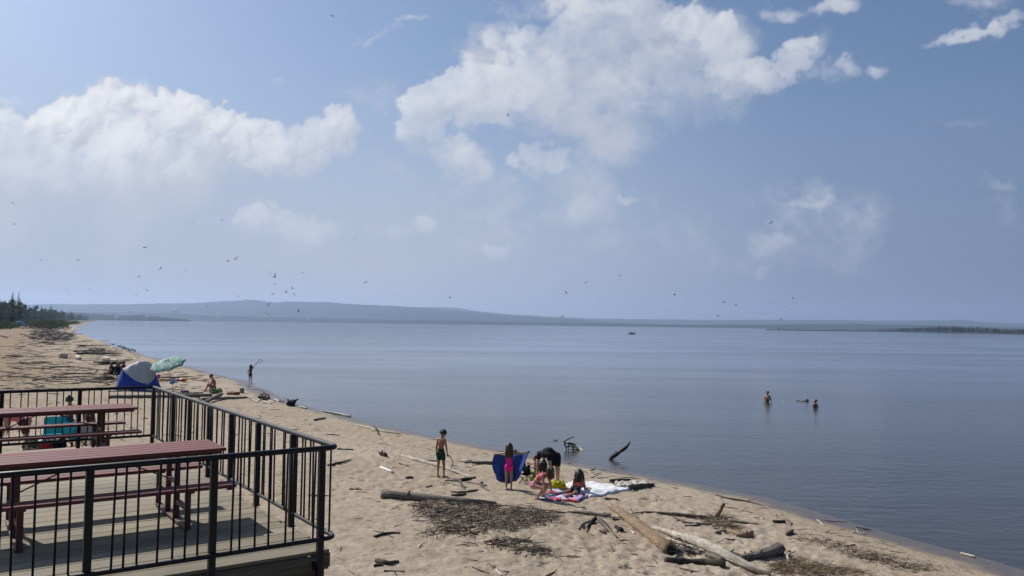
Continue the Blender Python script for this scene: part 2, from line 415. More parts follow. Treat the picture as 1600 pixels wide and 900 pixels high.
# ------------------------------------------------------------------ materials of the setting
def sand_material():
    m, t, b = material('sand')
    geo = t.new('ShaderNodeNewGeometry').outputs['Position']
    sh = t.new('ShaderNodeAttribute', attribute_name='shore').outputs['Fac']
    n1 = t.noise(geo, .16, 4); n2 = t.noise(geo, 3.4, 6, .68); n3 = t.noise(geo, 60, 3, .7)
    c = t.ramp(n2, [(.3, (.295, .238, .177)), (.55, (.415, .342, .258)), (.75, (.49, .41, .315))])
    sy = t.new('ShaderNodeSeparateXYZ'); t.put(sy.inputs[0], geo)
    inl = t.math('MULTIPLY', t.mapr(sh, 4, 22, 0, 1.0, 'SMOOTHSTEP'), t.mapr(sy.outputs[1], 28, 60, 0, 1, 'SMOOTHSTEP'))
    c = t.mix(t.math('ADD', t.mapr(n1, .35, .7, 0, .5), inl, clamp=True), c, t.mix(1.0, c, (.63, .55, .46), 'MULTIPLY'))
    c = t.mix(t.math('MULTIPLY', t.mapr(n3, .58, .72, 0, 1), .55), c, (.10, .075, .055))
    c = t.mix(t.math('MULTIPLY', t.mapr(n3, .30, .38, .6, 0), .5), c, (.42, .36, .29))
    # dark organic crumbs in drift lines
    sp = t.new('ShaderNodeMapping'); t.put(sp.inputs[0], geo); sp.inputs['Scale'].default_value = (5, 9, 5)
    n4 = t.noise(sp.outputs[0], 1.6, 6, .75); n5 = t.noise(geo, .45, 3)
    c = t.mix(t.math('MULTIPLY', t.mapr(n4, .60, .68, 0, .85), t.mapr(n5, .42, .6, .25, 1)), c, (.075, .055, .042))
    # wet strip along the waterline
    wn = t.math('ADD', sh, t.math('MULTIPLY', t.math('SUBTRACT', t.noise(geo, .8, 3), .5), 1.4))
    wet = t.mapr(wn, .75, 1.75, 1, 0, 'SMOOTHSTEP')
    c = t.mix(wet, c, t.mix(1.0, c, (.33, .32, .325), 'MULTIPLY'))
    # turf inland, far up the beach
    gr = t.new('ShaderNodeAttribute', attribute_name='turf').outputs['Fac']
    c = t.mix(gr, c, t.ramp(t.noise(geo, .3, 4), [(.3, (.045, .06, .02)), (.7, (.10, .115, .04))]))
    t.put(b.inputs['Base Color'], c)
    t.put(b.inputs['Roughness'], t.mapr(wet, 0, 1, .95, .34)); t.put(b.inputs['Specular IOR Level'], t.mapr(wet, 0, 1, .15, .5))
    h = t.math('ADD', t.math('MULTIPLY', t.noise(geo, 6, 5, .68), 1.3), t.math('MULTIPLY', n3, .22))
    t.put(b.inputs['Normal'], t.bump(h, t.mapr(wet, 0, 1, .85, .12), .05))
    return m
def polar(angles, radii):
    A, R = np.meshgrid(np.array(angles), np.array(radii))
    X, Y = R*np.sin(A), R*np.cos(A); nr, na = X.shape
    i = np.arange(nr-1)[:, None]*na+np.arange(na)[None, :]
    j = np.arange(nr-1)[:, None]*na+(np.arange(na)[None, :]+1) % na
    q = np.stack([i, j, j+na, i+na], -1).reshape(-1, 4)[:, ::-1]
    return X.ravel(), Y.ravel(), q
def quick_mesh(name, X, Y, Z, quads):
    me = bpy.data.meshes.new(name); n = len(X)
    me.vertices.add(n); me.vertices.foreach_set('co', np.stack([X, Y, Z], -1).astype(np.float32).ravel())
    k = len(quads); me.loops.add(4*k); me.loops.foreach_set('vertex_index', quads.astype(np.int32).ravel())
    me.polygons.add(k); me.polygons.foreach_set('loop_start', np.arange(0, 4*k, 4, dtype=np.int32))
    me.polygons.foreach_set('use_smooth', np.ones(k, bool)); me.update(calc_edges=True); me.validate(); return me
D2R = PI/180
angs = np.concatenate([np.arange(-180, -60, 6), np.arange(-60, -42, 1.0), np.arange(-42, 42, .15), np.arange(42, 60, 1.0), np.arange(60, 180, 6)])*D2R
rad = [.5, 2, 4, 6]
while rad[-1] < 14000:
    r = rad[-1]; rad.append(r*(1.1 if r < 8 else 1.0062 if r < 55 else 1.018 if r < 900 else 1.14))
X, Y, Q = polar(angs, rad)
Z = terrain(X, Y); SH = shore_dist(X, Y)
gm = quick_mesh('ground', X, Y, Z, Q)
_na = len(angs); _Zl = Z.reshape(-1, _na); _Sl = SH.reshape(-1, _na); _al = angs.tolist(); _rl = list(rad)
def _cell(x, y):
    r = math.hypot(x, y); a_ = math.atan2(x, y)
    i = min(max(bisect.bisect_right(_rl, r)-1, 0), len(_rl)-2); j = min(max(bisect.bisect_right(_al, a_)-1, 0), _na-2)
    return i, j, min(max((r-_rl[i])/(_rl[i+1]-_rl[i]), 0), 1), min(max((a_-_al[j])/(_al[j+1]-_al[j]), 0), 1)
def _bil(T, x, y):
    i, j, f, g = _cell(x, y)
    return float((T[i, j]*(1-g)+T[i, j+1]*g)*(1-f)+(T[i+1, j]*(1-g)+T[i+1, j+1]*g)*f)
def zg(x, y): return _bil(_Zl, x, y)
def sdist(x, y): return _bil(_Sl, x, y)
def G(u, v, lift=0.0):
    """ground point seen in the photo at (u, v)"""
    d = ray(u, v); z = .5
    for _ in range(14):
        k = (CAM_H-z-lift)/-d.z if d.z < -1e-6 else 1e4
        x, y = d.x*k, d.y*k
        zn = max(zg(x, y), 0.0); z = z*.5+zn*.5
    return V((x, y, zn))
gm.attributes.new('shore', 'FLOAT', 'POINT').data.foreach_set('value', SH.astype(np.float32))
DD = np.hypot(X, Y)
turf = np.clip((SH-24-20*vnoise(X*.02, Y*.02, 8))/25, 0, 1)*np.clip((DD-190)/80, 0, 1)
turf = np.maximum(turf, np.clip((DD-600)/200, 0, 1)*np.clip(SH/6, 0, 1))
gm.attributes.new('turf', 'FLOAT', 'POINT').data.foreach_set('value', turf.astype(np.float32))
tag(link('ground', gm, sand_material()), kind='structure')

def water_material():
    m, t, b = material('lake_water')
    geo = t.new('ShaderNodeNewGeometry').outputs['Position']
    dep = t.new('ShaderNodeAttribute', attribute_name='depth').outputs['Fac']
    b.inputs['Base Color'].default_value = (.040, .039, .037, 1); b.inputs['Roughness'].default_value = .06; b.inputs['IOR'].default_value = 1.333
    mp = t.new('ShaderNodeMapping'); t.put(mp.inputs[0], geo); mp.inputs['Scale'].default_value = (.75, 1.6, 1); mp.inputs['Rotation'].default_value = (0, 0, .25)
    w1 = t.noise(mp.outputs[0], 1.5, 4, .55, .3); w2 = t.noise(mp.outputs[0], 5.5, 3, .5)
    mq = t.new('ShaderNodeMapping'); t.put(mq.inputs[0], geo); mq.inputs['Scale'].default_value = (.012, .05, 1); mq.inputs['Rotation'].default_value = (0, 0, .06)
    patch = t.noise(mq.outputs[0], 1.0, 4, .6, .4)
    mw = t.new('ShaderNodeMapping'); t.put(mw.inputs[0], geo); mw.inputs['Scale'].default_value = (.08, .32, 1); mw.inputs['Rotation'].default_value = (0, 0, .12)
    swell = t.noise(mw.outputs[0], 1.0, 3, .5, .2)
    dist = t.vmath('LENGTH', geo)
    k = t.math('MULTIPLY', t.mapr(patch, .38, .66, .35, 1.2), t.mapr(dist, 22, 120, .80, .24))
    h = t.math('ADD', t.math('MULTIPLY', w1, 1.0), t.math('MULTIPLY', w2, .22))
    h = t.math('ADD', h, t.math('MULTIPLY', swell, 1.6))
    nb = t.bump(h, t.math('MULTIPLY', k, .36), .12)
    t.put(b.inputs['Normal'], nb)
    t.put(b.inputs['Roughness'], t.mapr(patch, .4, .65, .05, .13))
    tr = t.new('ShaderNodeBsdfTransparent'); tr.inputs[0].default_value = (.80, .80, .74, 1)
    mx = t.new('ShaderNodeMixShader')
    fr = t.new('ShaderNodeFresnel'); fr.inputs[0].default_value = 1.333; t.put(fr.inputs['Normal'], nb)
    clear = t.mapr(dep, 0.0, .50, .85, 0.0, 'SMOOTHSTEP')
    f = t.math('MULTIPLY', clear, t.math('SUBTRACT', 1.0, fr.outputs[0]))
    t.put(mx.inputs[0], f); t.l.new(b.outputs[0], mx.inputs[1]); t.l.new(tr.outputs[0], mx.inputs[2])
    t.l.new(mx.outputs[0], t.n['Material Output'].inputs[0])
    return m
wang = np.concatenate([np.arange(-180, -45, 9), np.arange(-45, 45, .5), np.arange(45, 180, 9)])*D2R
wrad = [.5, 4]
while wrad[-1] < 14200: wrad.append(wrad[-1]*(1.25 if wrad[-1] < 12 else 1.018 if wrad[-1] < 120 else 1.06))
X, Y, Q = polar(wang, wrad)
dep = np.maximum(-terrain(X, Y, False), -.3)
keep = (dep[Q].max(1) > -.25) | (np.hypot(X, Y)[Q].max(1) > 150)
wm = quick_mesh('water', X, Y, X*0, Q[keep])
wm.attributes.new('depth', 'FLOAT', 'POINT').data.foreach_set('value', dep.astype(np.float32))
tag(link('water', wm, water_material()), kind='structure')

# ------------------------------------------------------------------ far shores
def forest_mat(name, a, b_):
    m, t, b = material(name)
    co = t.new('ShaderNodeNewGeometry').outputs['Position']
    n = t.noise(co, .02, 6, .65)
    t.put(b.inputs['Base Color'], t.ramp(n, [(.3, a), (.7, b_)])); b.inputs['Roughness'].default_value = 1; b.inputs['Specular IOR Level'].default_value = 0
    return m
M_hill = forest_mat('wooded_hill', (.010, .017, .016), (.024, .036, .026))
def ridge(name, outline, D, depth, seed, shore=None, step=6, rough=.05):
    """a range of hills: crest height from its outline in the view, real distance and depth"""
    us = np.arange(outline[0][0], outline[-1][0]+.1, step); o = np.array(outline, float)
    rows = []
    prof = [(0, 0), (.10, .30), (.25, .62), (.45, 1.0), (.65, .92), (1.0, .3), (1.25, -.1)]
    vs = []; n = len(us)
    for t, hgt in prof:
        for i, u in enumerate(us):
            v = np.interp(u, o[:, 0], o[:, 1]); d = ray(float(u), float(v))
            Dc = D + depth*.45
            zc = CAM_H + d.z/d.y*Dc
            y = D + depth*t + (float(vnoise(u*.02, 3.3, seed))-.5)*depth*.12*(1 if t > 0 else .3)
            x = d.x/d.y*(D+depth*t)
            base = zc*hgt*(1+(float(fbm(u*.03, t*5, seed, 3))-.44)*(.3 if hgt < 1 else rough)*(1 if t > 0 else 0))
            vs.append((x, y, base if t > 0 else -1.0))
    fs = [(k*n+i, k*n+i+1, (k+1)*n+i+1, (k+1)*n+i) for k in range(len(prof)-1) for i in range(n-1)]
    mb = MB(); mb.add(vs, fs, 0, True)
    return tag(mb.build(name, M_hill), kind='structure')
ridge('hills', [(-500,478),(-200,480),(0,477),(60,474.5),(130,476),(200,475.5),(250,474.5),(300,473.5),(340,470.5),(390,468),(420,472.5),(450,471),(480,471.5),(510,471.5),(540,474.5),(600,477.5),(660,481),(720,486),(780,491),(840,495),(920,500),(1000,506),(1060,511)], 8000, 3500, 3)
ridge('hills', [(420,497),(520,488),(600,481),(650,480),(690,479.5),(715,481),(745,486),(790,491),(850,494),(920,497.5),(1000,498.5),(1100,500),(1200,499.5),(1290,500),(1400,501),(1480,500.5),(1505,499.5),(1540,502.5),(1600,506.5),(1750,510),(2100,514)], 10500, 3400, 9)
ridge('hills', [(-400,492),(0,490),(150,488),(260,489.5),(330,493),(400,495),(470,496),(560,498),(700,500.5),(800,502.5),(900,504.5),(980,505.5),(1080,507.5),(1200,507),(1350,506),(1500,509),(1600,512),(1800,516),(2100,520)], 6300, 1500, 14, rough=.10, step=3)
ridge('hills', [(-300,480),(0,486),(120,489),(160,491.5),(190,493),(215,492),(240,493.5),(262,496),(285,498.5),(296,500.5)], 3900, 900, 21, rough=.14, step=2)

# island and far woods: nobody could count their trees
def leafy_mat(name, cols, rough=.8):
    m, t, b = material(name)
    geo = t.new('ShaderNodeNewGeometry')
    n = t.noise(geo.outputs['Position'], .9, 3)
    k = t.math('ADD', t.math('MULTIPLY', n, .6), t.math('MULTIPLY', geo.outputs['Random Per Island'], .4))
    c = t.ramp(k, [(.2, cols[0]), (.5, cols[1]), (.8, cols[2])])
    oi = t.new('ShaderNodeObjectInfo').outputs['Random']
    c = t.mix(1.0, c, t.ramp(oi, [(0, (.75, .8, .8)), (1, (1.2, 1.1, .95))]), 'MULTIPLY')
    t.put(b.inputs['Base Color'], c); b.inputs['Roughness'].default_value = rough; b.inputs['Specular IOR Level'].default_value = .15
    b.inputs['Subsurface Weight'].default_value = 0.0
    return m
M_spruce = leafy_mat('spruce_needles', [(.016, .036, .015), (.032, .062, .026), (.056, .092, .038)])
M_birch = leafy_mat('birch_leaves', [(.036, .068, .020), (.062, .105, .032), (.10, .15, .048)])
M_willow = leafy_mat('willow_leaves', [(.075, .10, .032), (.125, .15, .05), (.19, .21, .08)])
M_bark = mat_wood('tree_bark', (.05, .04, .032), (.10, .085, .07), (.17, .15, .13))
def scatter_tree(mb, x, y, z, h, kind, R, n):
    """small far tree made of leaf tufts"""
    for k in range(n):
        t = R.random()
        if kind == 's':
            r = (1-t)**.85*h*.17*(.5+.6*R.random())+.15; a = R.random()*2*PI
            zz = z+h*(.08+.92*t); s = h*.085*(1.25-t)
        else:
            r = math.sqrt(max(0, 1-(2*t-.9)**2))*h*.27*math.sqrt(R.random()); a = R.random()*2*PI
            zz = z+h*(.15+.82*t); s = h*.10
        c = V((x+r*math.cos(a), y+r*math.sin(a), zz))
        d = V((math.cos(a+R.uniform(-.6, .6)), math.sin(a+R.uniform(-.6, .6)), R.uniform(-.9, .2) if kind == 's' else R.uniform(-.8, .8))).normalized()*s
        e = d.cross(V((R.uniform(-1, 1), R.uniform(-1, 1), R.uniform(-1, 1)))).normalized()*s*.55
        mb.add([c-d*.4-e, c-d*.4+e, c+d], [(0, 1, 2)])
isl = [(1195,515.6,515.2),(1215,516.0,513.8),(1245,516.6,513.2),(1275,517,514.6),(1330,517.7,515),(1380,518.3,514),(1425,519,512),(1465,519.6,510.2),(1500,520.3,510.6),(1540,521,512),(1575,521.8,514.5),(1610,522.5,514.5),(1700,524,515),(1800,526,517)]
iu = np.array(isl)
mb = MB(); R = random.Random(3)
for k in range(3200):
    u = R.uniform(1200, 1790); base = np.interp(u, iu[:, 0], iu[:, 1])-.5; top = np.interp(u, iu[:, 0], iu[:, 2])
    g = GW(u, base, 0); D = g.y*(1+R.random()*.10); g = g*(D/g.y)
    hh = max((base-top)/FPX*D*R.uniform(.8, 1.0), 2.0)
    if R.random() < .06 and 1400 < u < 1560: hh *= 1.25
    scatter_tree(mb, g.x, g.y, .3, hh, 's' if R.random() < .6 else 'b', R, 16)
tag(mb.build('island_forest', M_hill), 'low dark wooded island lying off the right hand shore', 'forest', kind='stuff')
mb = MB()
vs = []
for k, (dk, z) in enumerate([(0, -.8), (.01, .6), (.05, 1.2), (.11, .8), (.14, -1.5)]):
    for u in range(1196, 1800, 6):
        g = GW(u, np.interp(u, iu[:, 0], iu[:, 1]), 0); vs.append((g.x*(1+dk), g.y*(1+dk), z))
nn = len(range(1196, 1800, 6))
mb.add(vs, [(k*nn+i, k*nn+i+1, (k+1)*nn+i+1, (k+1)*nn+i) for k in range(4) for i in range(nn-1)], 0, True)
tag(mb.build('island_terrain', M_hill), kind='structure')

# haze : one closed box of even air round the whole scene
hb = MB(); hb.box((0, 0, 200), (29000, 29000, 406))
hm = bpy.data.materials.new('haze_air'); hm.use_nodes = True; ht = NT(hm.node_tree)
ht.n.remove(ht.n['Principled BSDF'])
pv = ht.new('ShaderNodeVolumePrincipled'); pv.inputs['Color'].default_value = (.55, .71, 1.0, 1); pv.inputs['Density'].default_value = .95e-4; pv.inputs['Anisotropy'].default_value = .32
ht.l.new(pv.outputs[0], ht.n['Material Output'].inputs['Volume'])
hz_o = tag(hb.build('haze', hm), kind='stuff')
hz_o.display_type = 'WIRE'

# ------------------------------------------------------------------ trees of the left shore
def spruce_mesh(seed, h, n=620):
    R = random.Random(seed); mb = MB(); lean = R.uniform(-.02, .02)
    lev = int(h*1.5)
    for i in range(lev):
        t = (i+.5)/lev; zz = h*(.06+.94*t); L = h*.20*(1-t)**.8*R.uniform(.7, 1.15)+.12
        nb = int(9-4*t)
        for b in range(nb):
            a = 2*PI*(b+R.random())/nb; Lb = L*R.uniform(.55, 1.15)
            for k in range(4):
                f = (k+.6)/4; c = V((math.cos(a)*Lb*f+lean*zz, math.sin(a)*Lb*f, zz-.35*Lb*f+R.uniform(-.1, .1)))
                s = .34*Lb*(1.2-.5*f)+.14
                d = V((math.cos(a+R.uniform(-.9, .9)), math.sin(a+R.uniform(-.9, .9)), R.uniform(-.7, .05))).normalized()*s
                e = d.cross(V((R.uniform(-.5, .5), R.uniform(-.5, .5), 1))).normalized()*s*.5
                mb.add([c-d*.5-e, c-d*.5+e, c+d*.9], [(0, 1, 2)])
    return mb.mesh('spruce_crown')
def leafy_mesh(seed, h, w, n, lo=.18):
    R = random.Random(seed); mb = MB()
    cl = [(V((R.gauss(0, w*.42), R.gauss(0, w*.42), h*R.uniform(lo+.12, .92))), R.uniform(.22, .42)*w) for _ in range(11)]
    for k in range(n):
        c, r = R.choice(cl)
        d = V((R.gauss(0, 1), R.gauss(0, 1), R.gauss(0, 1))).normalized()
        p = c+d*r*R.random()**.4
        if p.z > h: p.z = h-R.random()*.3
        if p.z < h*lo: continue
        s = R.uniform(.12, .30)*w*.45
        a = V((R.gauss(0, 1), R.gauss(0, 1), R.gauss(0, .6))).normalized()*s; e = a.cross(d).normalized()*s*.6
        mb.add([p-a-e*.3, p+e, p+a-e*.3, p-e*.8], [(0, 1, 2, 3)])
    return mb.mesh('leafy_crown')
def bush_mesh(seed, h, w, n):
    R = random.Random(seed); mb = MB()
    for k in range(n):
        a = R.random()*2*PI; rr = w*math.sqrt(R.random()); top = h*(1-.55*(rr/w)**2)*R.uniform(.75, 1.1)
        p = V((rr*math.cos(a), rr*math.sin(a), top*R.random()**.55)); s = R.uniform(.16, .42)
        d = V((R.gauss(0, .5), R.gauss(0, .5), R.uniform(.3, 1.2))).normalized()*s; e = d.cross(V((R.gauss(0, 1), R.gauss(0, 1), 0))).normalized()*s*.35
        mb.add([p-d-e, p-d+e, p+d], [(0, 1, 2)])
    return mb.mesh('bush_foliage')
def trunk_mesh(h, r):
    mb = MB(); mb.tube([(0, 0, -.5), (.02*h, 0, h*.4), (.01*h, .01*h, h*.95)], [r, r*.7, r*.12], 7)
    for k in range(6):
        a = k*2.4; z = h*(.25+.1*k); mb.tube([(0.01*h, 0, z), (math.cos(a)*h*.10, math.sin(a)*h*.10, z+h*.03)], [r*.3, r*.08], 4)
    return mb.mesh('trunk')
protos = [(spruce_mesh(k, h), trunk_mesh(h, .17), M_spruce, h) for k, h in ((1, 20), (2, 17.5), (3, 15))] + \
         [(leafy_mesh(k, h, w, n), trunk_mesh(h*.8, .16), M_birch, h) for k, h, w, n in ((11, 14, 4.2, 1100), (12, 12, 3.8, 950))]
for cr, tr, m, h in protos: cr.materials.append(m); tr.materials.append(M_bark)
R = random.Random(21); made = {}
tlist = []
tries = 0
while len(tlist) < 290 and tries < 150000:
    tries += 1
    u = R.uniform(-40, 150); D = 350*math.exp(R.random()**1.1*1.35)
    d = ray(u, 500); p = V((d.x/d.y*D, D, 0)); s = sdist(p.x, p.y)
    if s < 26+R.random()*20 or s > 120+D*.06: continue
    if any((p-q).length < 2.6 for q, _ in tlist): continue
    tlist.append((p, D))
tlist.sort(key=lambda q: q[1])
TL = ['tall dark spruce tree in the wood behind the far end of the beach', 'rounded green leafy tree in the wood behind the far end of the beach']
for p, D in tlist:
    k = R.choice([0, 1, 2, 2, 3, 3, 3, 4, 4, 4]) ; cr, tr, m, h = protos[k]; lab = TL[0 if k < 3 else 1]
    p.z = zg(p.x, p.y)-.1
    nm = 'spruce_tree' if k < 3 else 'leafy_tree'
    t_ = empty(nm, p, lab, 'tree', 'spruces in the wood at the far end of the beach' if k < 3 else 'leafy trees in the wood at the far end of the beach', R.random()*6)
    sc = R.uniform(.75, 1.25)*min(1, .62+max(0, D-350)/420); t_.scale = (sc*R.uniform(.9, 1.2), sc*R.uniform(.9, 1.2), sc)
    link('crown', cr, None, t_); link('trunk', tr, None, t_)
# the wood beyond, one mass
mb = MB(); R = random.Random(4)
for k in range(3000):
    D = 430*math.exp(R.random()*1.9); u = R.uniform(-60, 200); d = ray(u, 500); x = d.x/d.y*D
    s = sdist(x, D)
    if s < (50 if D < 900 else 25) or s > 260: continue
    scatter_tree(mb, x, D, zg(x, D), R.uniform(8, 15), 's' if R.random() < .5 else 'b', R, 22)
tag(mb.build('far_forest', M_spruce), 'distant wooded shore running out beyond the bushes', 'forest', kind='stuff')
bp = [bush_mesh(k, h, w, 620) for k, h, w in ((31, 3.0, 3.2), (32, 2.5, 3.0), (33, 3.4, 2.8))]
for b_ in bp: b_.materials.append(M_willow)
R = random.Random(9); bl = []
for k in range(5000):
    if len(bl) >= 130: break
    u = R.uniform(-45, 134); v = R.uniform(504.5, 514.5)
    g = G(u, v)
    s = sdist(g.x, g.y)
    if g.y < 255 or g.y > 760 or s < 7 or s > 75: continue
    if s > 10 and g.y < 300 and not (u < 16): continue
    if 16 < u < 62 and v > 509: continue
    if any((g-q).length < 2.3 for q in bl): continue
    bl.append(g)
for g in sorted(bl, key=lambda q: q.y):
    near = g.y < 300
    o = link('willow_bush', R.choice(bp), None, None, g)
    tag(o, 'olive green willow bush growing along the top of the far beach', 'bush', 'willow bushes along the far beach')
    sc = R.uniform(.8, 1.25); o.scale = (sc*1.2, sc*1.2, sc); o.rotation_euler = (0, 0, R.random()*6)
# ------------------------------------------------------------------ deck, railing, tables
TH = .6203
DK = V((-1.7742, 8.3087, 0)); DN = V((-math.cos(TH), -math.sin(TH), 0)); DR = V((-math.sin(TH), math.cos(TH), 0))
DZ = CAM_H-2.3545                                  # deck surface
DM = Matrix((DN, DR, V((0, 0, 1)))).transposed()    # deck frame: n to the left along the near rail, r away
DM4 = DM.to_4x4(); DM4.translation = V((DK.x, DK.y, 0))
def dp(n, r, z=0.0): return DK + DN*n + DR*r + V((0, 0, z))
def at_deck(o):
    o.matrix_world = DM4; return o
def deck_wood(name, a, b_, c_):
    m, t, b = material(name)
    co = t.new('ShaderNodeTexCoord').outputs['Object']
    tn = t.new('ShaderNodeAttribute', attribute_name='tone').outputs['Fac']
    off = t.new('ShaderNodeCombineXYZ'); t.put(off.inputs[0], t.math('MULTIPLY', tn, 37.0)); t.put(off.inputs[2], t.math('MULTIPLY', tn, 11.0))
    mp = t.new('ShaderNodeMapping'); t.put(mp.inputs[0], t.vmath('ADD', co, off.outputs[0])); mp.inputs['Scale'].default_value = (1.0, 16, 16)
    g = t.noise(mp.outputs[0], 2.5, 6, .65, .5); st = t.noise(co, 1.3, 4, .6)
    c = t.ramp(g, [(.3, a), (.5, b_), (.72, c_)])
    c = t.mix(1.0, c, t.ramp(tn, [(0, .74), (1, 1.18)]), 'MULTIPLY')
    c = t.mix(1.0, c, t.ramp(st, [(.25, (.70, .70, .66)), (.7, (1.12, 1.1, 1.06))]), 'MULTIPLY')
    t.put(b.inputs['Base Color'], c); b.inputs['Roughness'].default_value = .8; b.inputs['Specular IOR Level'].default_value = .25
    t.put(b.inputs['Normal'], t.bump(g, .35, .01)); return m
M_deck = deck_wood('weathered_deck_wood', (.21, .178, .125), (.262, .225, .165), (.315, .272, .205))
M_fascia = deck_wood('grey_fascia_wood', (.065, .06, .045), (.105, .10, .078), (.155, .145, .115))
def painted(name, col, rough, chip, chipcol, scale=22):
    m, t, b = material(name)
    co = t.new('ShaderNodeTexCoord').outputs['Object']
    tn = t.new('ShaderNodeAttribute', attribute_name='tone').outputs['Fac']
    n = t.noise(co, 3, 5, .6); f = t.noise(co, scale, 4, .7)
    c = t.ramp(n, [(.3, [q*.8 for q in col]), (.7, [q*1.2 for q in col])])
    c = t.mix(1.0, c, t.ramp(tn, [(0, .8), (1, 1.2)]), 'MULTIPLY')
    c = t.mix(t.math('MULTIPLY', t.mapr(f, .66, .74, 0, 1), chip), c, chipcol)
    t.put(b.inputs['Base Color'], c); t.put(b.inputs['Roughness'], t.mapr(n, .3, .7, rough*.85, rough*1.2))
    t.put(b.inputs['Normal'], t.bump(f, .12, .004)); return m
M_rail = painted('black_railing_paint', (.0045, .0055, .009), .5, .2, (.03, .03, .034), 30)
M_rail.node_tree.nodes['Principled BSDF'].inputs['Specular IOR Level'].default_value = .30
M_maroon = painted('maroon_bench_paint', (.142, .038, .037), .62, .5, (.27, .13, .12), 26)
M_maroon.node_tree.nodes['Principled BSDF'].inputs['Specular IOR Level'].default_value = .3
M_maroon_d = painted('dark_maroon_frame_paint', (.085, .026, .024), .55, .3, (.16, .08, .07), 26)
M_steel = mat_plain('dull_steel', (.22, .21, .21), .45, .2, 12, metal=.8)
deck = empty('wooden_deck', dp(0, 0, DZ), 'grey brown plank deck with open board gaps under the picnic tables', 'deck')
deck.matrix_world = DM4
mb = MB(); w = .2835; r = .15; k = 0
while r < 8.66:
    n0 = 0.02+rnd.uniform(-.05, .03)
    while n0 < 7.2:
        L = 7.3-n0 if k % 3 else (3.66 if n0 < .1 else 3.66)
        n1 = min(n0+L, 7.3)
        mb.box(((n0+n1)/2, r+w/2, DZ-.02+rnd.uniform(-.0015, .0015)), (n1-n0-.004, w-rnd.uniform(.006, .012), .038), None, 0, rnd.random(), .004); n0 = n1
    r += w; k += 1
mb.build('floor_boards', M_deck, deck)
mb = MB(); mb.box((3.66, .132, DZ-.115), (7.28, .036, .145), None, 0, .4, .004)
mb.build('fascia_board', M_fascia, deck)
mb = MB(); mb.box((-.002, 4.42, DZ-.115), (.036, 8.5, .145), None, 0, .6, .004)
mb.build('fascia_board', M_fascia, deck)
mb = MB()
for k in range(13):
    mb.box((3.66, .165, DZ-.26-k*.145), (7.22, .024, .139), None, 0, rnd.random()*.5, .003)
mb.build('skirt_boards', M_fascia, deck)
mb = MB()
for k in range(13):
    mb.box((.045, 4.42, DZ-.26-k*.145), (.024, 8.4, .139), None, 0, rnd.random()*.5, .003)
mb.build('skirt_boards', M_fascia, deck)
for n_, r_ in ((.1, .24), (.12, 4.4), (.12, 8.5), (3.6, .24), (3.6, 8.5)):
    mb = MB(); mb.box((n_, r_, DZ-1.2), (.09, .09, 2.3), None, 0, .3, .005); mb.build('support_post', M_fascia, deck)

# railing
RT, RB = CAM_H-1.2845, CAM_H-2.1987
rail = empty('metal_railing', dp(0, 0, 0), 'black painted metal railing of thin balusters round three sides of the deck', 'railing')
rail.matrix_world = DM4
ER = .10
def rail_path(z):
    p = [V((7.2, 0, z)), V((ER, 0, z))]
    for k in range(1, 6): a = PI/2*k/6; p.append(V((ER-ER*math.sin(a), ER-ER*math.cos(a), z)))
    p += [V((0, ER, z)), V((0, 8.69-.02, z))]
    return p
mb = MB(); mb.tube(rail_path(RT), .028, 10); mb.build('top_rail', M_rail, rail)
mb = MB(); mb.tube(rail_path(RB), .023, 10); mb.build('bottom_rail', M_rail, rail)
mb = MB(); mb.tube([(7.2, 8.69, RT), (-.0, 8.69, RT)], .028, 10); mb.build('top_rail', M_rail, rail)
mb = MB(); mb.tube([(7.2, 8.69, RB), (-.0, 8.69, RB)], .023, 10); mb.build('bottom_rail', M_rail, rail)
near_posts = [.15, 1.22, 2.27, 3.33, 4.38, 5.43, 6.48]
side_posts = [1.27, 2.51, 3.67, 4.79, 5.95, 7.07, 8.69]
far_posts = [1.25, 2.45, 3.65, 4.85, 6.05]
def post(n, r, lo, hi, plate):
    mb = MB(); mb.box((n, r, (lo+hi)/2), (.063, .063, hi-lo), None, 0, .5, .004)
    if plate: mb.box((n, r, DZ+.006), (.085, .085, .010), None, 0, .5, .002)
    return mb.build('post', M_rail, rail)
for n in near_posts:
    mb = MB(); mb.box((n, .040, (RT-.02+DZ-.42)/2), (.064, .064, RT-.02-DZ+.42), None, 0, .5, .004)
    mb.box((n, .091, DZ-.115), (.10, .052, .10), None, 0, .5, .003)
    mb.build('post', M_rail, rail)
for r in side_posts: post(0.0, r, DZ, RT-.015, True)
for n in far_posts: post(n, 8.69, DZ-.1, RT-.015, False)
bal_a = None
def baluster(n, r):
    global bal_a
    if bal_a is None:
        mb = MB(); mb.tube([(0, 0, RB+.01), (0, 0, RT-.01)], .0105, 6); bal_a = mb.mesh('baluster'); bal_a.materials.append(M_rail)
    o = link('baluster', bal_a, None, rail); o.location = (n, r, 0); o.rotation_euler = (rnd.gauss(0, .007), rnd.gauss(0, .007), 0)
def between(a, b, step, f):
    k = max(1, round((b-a)/step)); 
    for i in range(1, k): f(a+(b-a)*i/k)
for a, b in zip(near_posts[:5], near_posts[1:6]): between(a, b, .131, lambda q: baluster(q, .0))
between(ER*.5, 1.27, .131, lambda q: baluster(0.0, q))
for a, b in zip(side_posts, side_posts[1:]): between(a, b, .131, lambda q: baluster(0.0, q))
for a, b in zip([0]+far_posts[:3], far_posts[:4]): between(a, b, .131, lambda q: baluster(q, 8.69))

